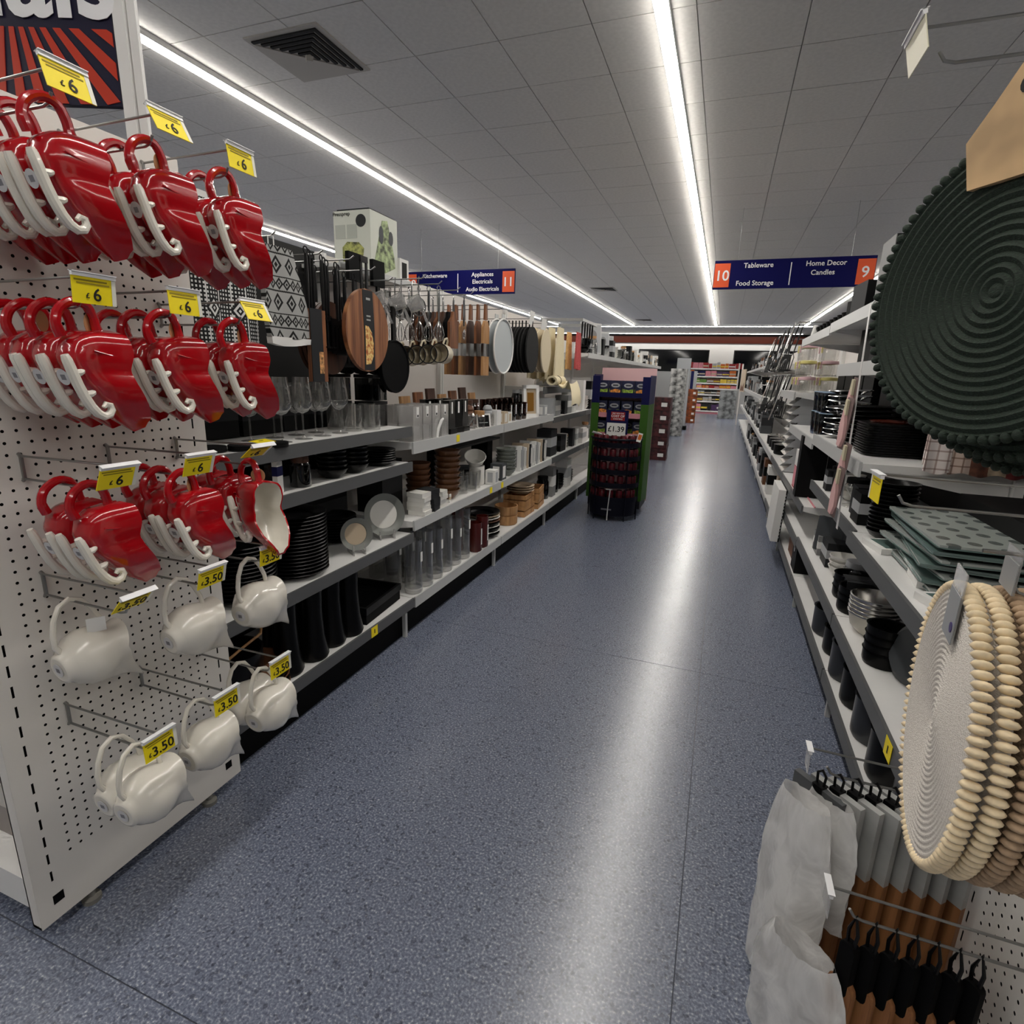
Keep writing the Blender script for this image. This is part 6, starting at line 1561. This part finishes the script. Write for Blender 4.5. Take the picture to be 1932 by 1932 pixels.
for k in range(4):
    place('black_box', carton(.22, .24, .34, 'card_black'), 'tall black carton behind the square plates, %s along' % ORD[k], 'box', (.92, 2.68 + .28 * k, 1.086), group='tall black cartons')
for q in range(9):
    place('platter', lm('platter', platep(.13, .014), 'black_ceramic', 28), 'glossy black platter stacked past the square plates, %s up' % ORD[q], 'plate', (.70, 3.28, 1.086 + .022 * q), group='stacked platters')
filler(-1, RX + .02, (2.56, 3.7), [(.811, .2), (.446, .2)], 71, ('box below the square plates', 'canister below the square plates', 'bowl below the square plates'), ('lower right boxes', 'lower right canisters', 'lower right bowls'), ['card_black', 'charcoal_card', 'slate_grey', 'card_grey'])
# ---- R3
BLUG = glassm('blue_glass', (120, 160, 200), .7, .05)
for k in range(3):
    for q in range(2):
        place('glass_jug', [('body', lm('body', ((0, 0), (.05, 0), (.055, .01), (.065, .15), (.062, .15), (.05, .015), (0, .012)), 'blue_glass', 20)), ('rim', G().tube([(.064 * math.cos(a * pi / 10), .064 * math.sin(a * pi / 10), .15) for a in range(20)], .003, 5, closed=True).mesh('rim', [M('blue_rim', (140, 162, 184), .2)]))],
              'pale blue glass bowl, %s row, %s tier' % (['nearest', 'middle', 'far'][k], ['lower', 'upper'][q]), 'bowl', (.63, 3.92 + .16 * k, 1.051 + .125 * q), group='blue glass bowls')
for q in range(9):
    place('platter', lm('platter', platep(.11, .02), 'polished_steel', 26), 'shiny steel platter between the blue glass and black platters, %s up' % ORD[q], 'plate', (.66, 3.60, 1.086 + .03 * q), (random.uniform(-.06, .06), random.uniform(-.06, .06), 0), group='steel platters')
for k in range(4):
    place('black_box', carton(.2, .26, .45, 'card_black'), 'tall black carton behind the blue glass, %s along' % ORD[k], 'box', (.9, 3.92 + .29 * k, 1.051), group='tall black cartons behind the blue glass')
r = root('red_carton', (.62, 4.42, .641))
ob('carton', G().box(-.07, .10, -.12, .12, 0, .155).mesh('carton', [_M['card_red']]), r)
ob('white_cap', G().box(-.07, .10, -.12, .12, .1555, .27).mesh('white_cap', [_M['card_white']]), r)
ob('pink_side', G().box(-.0712, -.0702, -.11, .11, .01, .15).mesh('pink_side', [_M['card_pink']]), r)
tag(r, 'red and white carton on the right shelf below the blue glass', 'box')
place('black_box', bm('black_box', .16, .10, .40, 'card_black'), 'upright black carton beside the red one', 'box', (.60, 4.12, .641))
place('pink_board', G().box(-.004, .004, -.16, .16, 0, .006).mesh('pink_board', [_M['card_pink']]), 'thin pink strip lying at the front of the red carton shelf', 'strip', (.60, 3.90, .641))
for k in range(3): place('boxed_set', carton(.16, .12, .12, 'slate_grey', 'card_grey'), 'slate box with grey band on the shelf under the blue glass, %s' % ['near', 'middle', 'far'][k], 'box', (.86, 3.90 + .2 * k, .641), group='slate boxes')
r = root('white_gift_box', (.478, 4.74, .20), (0, .03, 0))
ob('flat_box', G().box(-.02, .03, -.23, .23, 0, .40).mesh('flat_box', [_M['card_white']]), r)
for k in range(14): ob('side_perforation', G().box(.032, .034, -.2315, -.231, .03 + .025 * k, .043 + .025 * k).mesh('side_perforation', [PAPER]), r)
ob('strip_clip', G().box(.0302, .055, -.05, .05, .13, .16).mesh('strip_clip', [CPLAS]), r)
ob('dark_side', G().box(.0302, .04, -.23, .23, 0, .40).mesh('dark_side', [_M['card_black']]), r)
tag(r, 'flat white box leaning out of the bottom right shelf', 'box')
place('brown_carton', carton(.18, .28, .19, 'card_brown', None, None), 'brown carton on the right base shelf beside the leaning white box', 'box', (.66, 4.22, .19))
place('navy_carton', carton(.10, .18, .19, 'card_black', None, None), 'black carton with pale badge on the right base shelf', 'box', (.60, 3.90, .191))
place('round_badge', G().prism(circ(.02, 16), -.0015, 0, 'x').mesh('round_badge', [_M['card_silver']]), 'pale round badge on the black base-shelf carton', 'badge', (.5485, 3.90, .33))
for k in range(3): place('grey_pouch', hangcloth(-.1, .1, -.2, 0, .9, .03, .01, 1.5, 0, 60 + k).mesh('grey_pouch', [_M['slate_grey']]), 'grey fabric pouch hanging under the red carton shelf, %s along' % ORD[k], 'pouch', (.64 + .06 * k, 3.36 - .1 * k, .665), (0, 0, .5), group='grey pouches')
# ---- R4: clip jars, tiered boxes, hanging utensils
CJ = {}
for c, col in (('pink_lid', (212, 176, 182)), ('yellow_lid', (222, 212, 136))): M(c, col, .4)
def clipjar(lid):
    return [('glass', lm('glass', ((0, 0), (.058, 0), (.062, .01), (.062, .085), (.056, .1), (.0, .1)), 'clear_glass', 18)), ('lid', lm('lid', ((.0, .101), (.06, .101), (.062, .11), (.058, .122), (0, .126)), lid, 18)), ('clip', G().box(-.07, -.062, -.008, .008, .06, .118).mesh('clip', [_M[lid]])), ('seal', lm('seal', ((.0605, .0985), (.064, .0985), (.064, .1025), (.0605, .1025)), lid, 18))]
CJp = clipjar('pink_lid'); CJy = clipjar('yellow_lid')
for q in range(3):
    for k in range(4 - q):
        p = (k + q) % 2
        place('clip_jar', CJy if p else CJp, 'glass clip jar with %s lid, %s tier, %s' % ('yellow' if p else 'pink', ['bottom', 'middle', 'top'][q], ['nearest', 'second', 'third', 'fourth'][k]), 'jar', (.62 + .0 * k, 5.14 + .145 * k + .07 * q, 1.301 + .128 * q), group='clip jars')
        place('clip_jar', CJp if p else CJy, 'glass clip jar in the rear row, %s tier, %s along' % (['bottom', 'middle', 'top'][q], ORD[k]), 'jar', (.78, 5.16 + .145 * k + .07 * q, 1.301 + .128 * q), group='rear clip jars')
WB = [(-.04, 0), (.25, 0), (.25, .067), (.03, .067)]
BS0 = G().prism(WB, -.16, -.15, 'y').mesh('bin_side', [_M['card_silver']]); BS1 = G().prism(WB, .15, .16, 'y').mesh('bin_side', [_M['card_silver']])
for q in range(9):
    place('open_bin', [('bin_side', BS0), ('bin_side', BS1), ('bin_base', G().box(-.04, .25, -.15, .15, 0, .006).mesh('bin_base', [OFFW])), ('bin_dark', G().box(.05, .24, -.149, .149, .007, .065).mesh('bin_dark', [BLACKM]))],
          'wedge-fronted white bin, %s of the tall stack under the clip jars' % ['lowest', 'second', 'third', 'fourth', 'fifth', 'sixth', 'seventh', 'eighth', 'top'][q], 'bin', (.575, 5.32, .645 + .0682 * q), group='stacked white bins')
filler(-1, RX, (5.05, 6.2), [(.191, .36)], 81, ('box on the base below the stacked bins', 'canister below the stacked bins', 'bowl below the stacked bins'), ('base boxes', 'base canisters', 'base bowls'), PALW)
for k in range(3):
    place('shelf_plate', bm('shelf_plate', .2, .16, .45 - .05 * k, 'charcoal_card'), 'dark carton behind the stacked white bins, %s' % ['near', 'middle', 'far'][k], 'box', (.9, 5.62 + .2 * k, .641), group='dark cartons behind the bins')
# hanging utensils past the clip jars
for row, (z, yr) in enumerate(((1.90, (6.1, 8.6)), (1.42, (6.2, 8.4)))):
    n = 16
    for k in range(n):
        y = yr[0] + (yr[1] - yr[0]) * k / n
        mt = 'black_plastic' if k % 5 else 'polished_steel'
        place('kitchen_utensil', utensil(['turner', 'spoon', 'masher', 'whisk'][k % 4], .42, mt), '%s utensil hanging in the %s row past the clip jars, %s along' % ('black' if k % 5 else 'steel', ['upper', 'lower'][row], ORD[k]), 'utensil', (.56 + .05 * (k % 3), y, z), (.0, .25, .3 * (k % 5)), group='%s utensils right' % ['upper', 'lower'][row])
    place('utensil_rail', [('rail', G().tube([(0, 0, 0), (0, yr[1] - yr[0], 0)], .006, 6).mesh('rail', [STEEL])), ('arm', G().tube([(0, .05, 0), (RB - .6, .05, 0)], .006, 6).mesh('arm', [STEEL])), ('arm', G().tube([(0, yr[1] - yr[0] - .05, 0), (RB - .6, yr[1] - yr[0] - .05, 0)], .006, 6).mesh('arm', [STEEL]))], 'steel rail of the %s hanging utensils on the right' % ['upper', 'lower'][row], 'rail', (.60, yr[0], z + .03))
for k in range(4):
    place('black_casserole', [('pot', lm('pot', potp(.11, .1), 'black_ceramic', 22)), ('lid', lm('lid', ((0, .13), (.02, .13), (.02, .115), (.1, .105), (.112, .1)), 'steel_rim', 22)), ('handles', G().tube([(0, -.11, .08), (0, -.14, .085), (0, -.14, .07)], .008, 6).tube([(0, .11, .08), (0, .14, .085), (0, .14, .07)], .008, 6).mesh('handles', [BLACK]))], 'black lidded casserole on the right shelf past the bins, %s' % ['nearest', 'second', 'third', 'farthest'][k], 'pot', (.67, 6.45 + .33 * k, .641), group='casseroles')
for k, (c, y) in enumerate((('card_white', 6.6), ('card_brown', 7.2), ('charcoal_card', 7.8), ('card_silver', 8.3))):
    place('boxed_ware', carton(.14, .2, .3, c, 'card_black', None), 'upright carton on the base shelf past the bins, %s' % ['nearest and white', 'brown', 'charcoal', 'farthest and silver'][k], 'box', (.62, y, .191), group='upright base cartons')
yy = 6.28 + 2.5
PALR = ['card_silver', 'charcoal_card', 'card_black', 'card_brown', 'card_black', 'slate_grey', 'charcoal_card', 'card_grey']
for k in range(7):
    y0 = yy + 1.25 * k
    filler(-1, RX, (y0, y0 + 1.25), [(1.621, .25), (1.151, .35), (.641, .4), (.191, .36)] if k < 4 else [(1.621, .25), (1.151, .4), (.641, .4)], 101 + k, tuple(s % ['first', 'second', 'third', 'fourth', 'fifth', 'sixth', 'seventh'][k] for s in ('box in %s right bay past the utensils', 'canister in %s right bay past the utensils', 'bowl in %s right bay past the utensils')), ('far right boxes', 'far right canisters', 'far right bowls'), PALR)
place('framed_poster', [('board', G().box(-.02, 0, -.3, .3, 0, .62).mesh('board', [_M['card_beige']])), ('print', G().prism([(-.25, .03), (.25, .03), (.2, .2), (0, .12), (-.2, .25)], -.022, -.0202, 'x').mesh('print', [_M['card_brown']]))], 'beige landscape poster at the far end of the right gondola', 'poster', (.50, 17.6, 1.05), (0, 0, .15))
place('white_post', G().box(-.02, .02, -.02, .02, 0, 1.85).mesh('white_post', [OFFW]), 'thin white post at the far end of the right gondola', 'post', (.47, 18.9, 0))
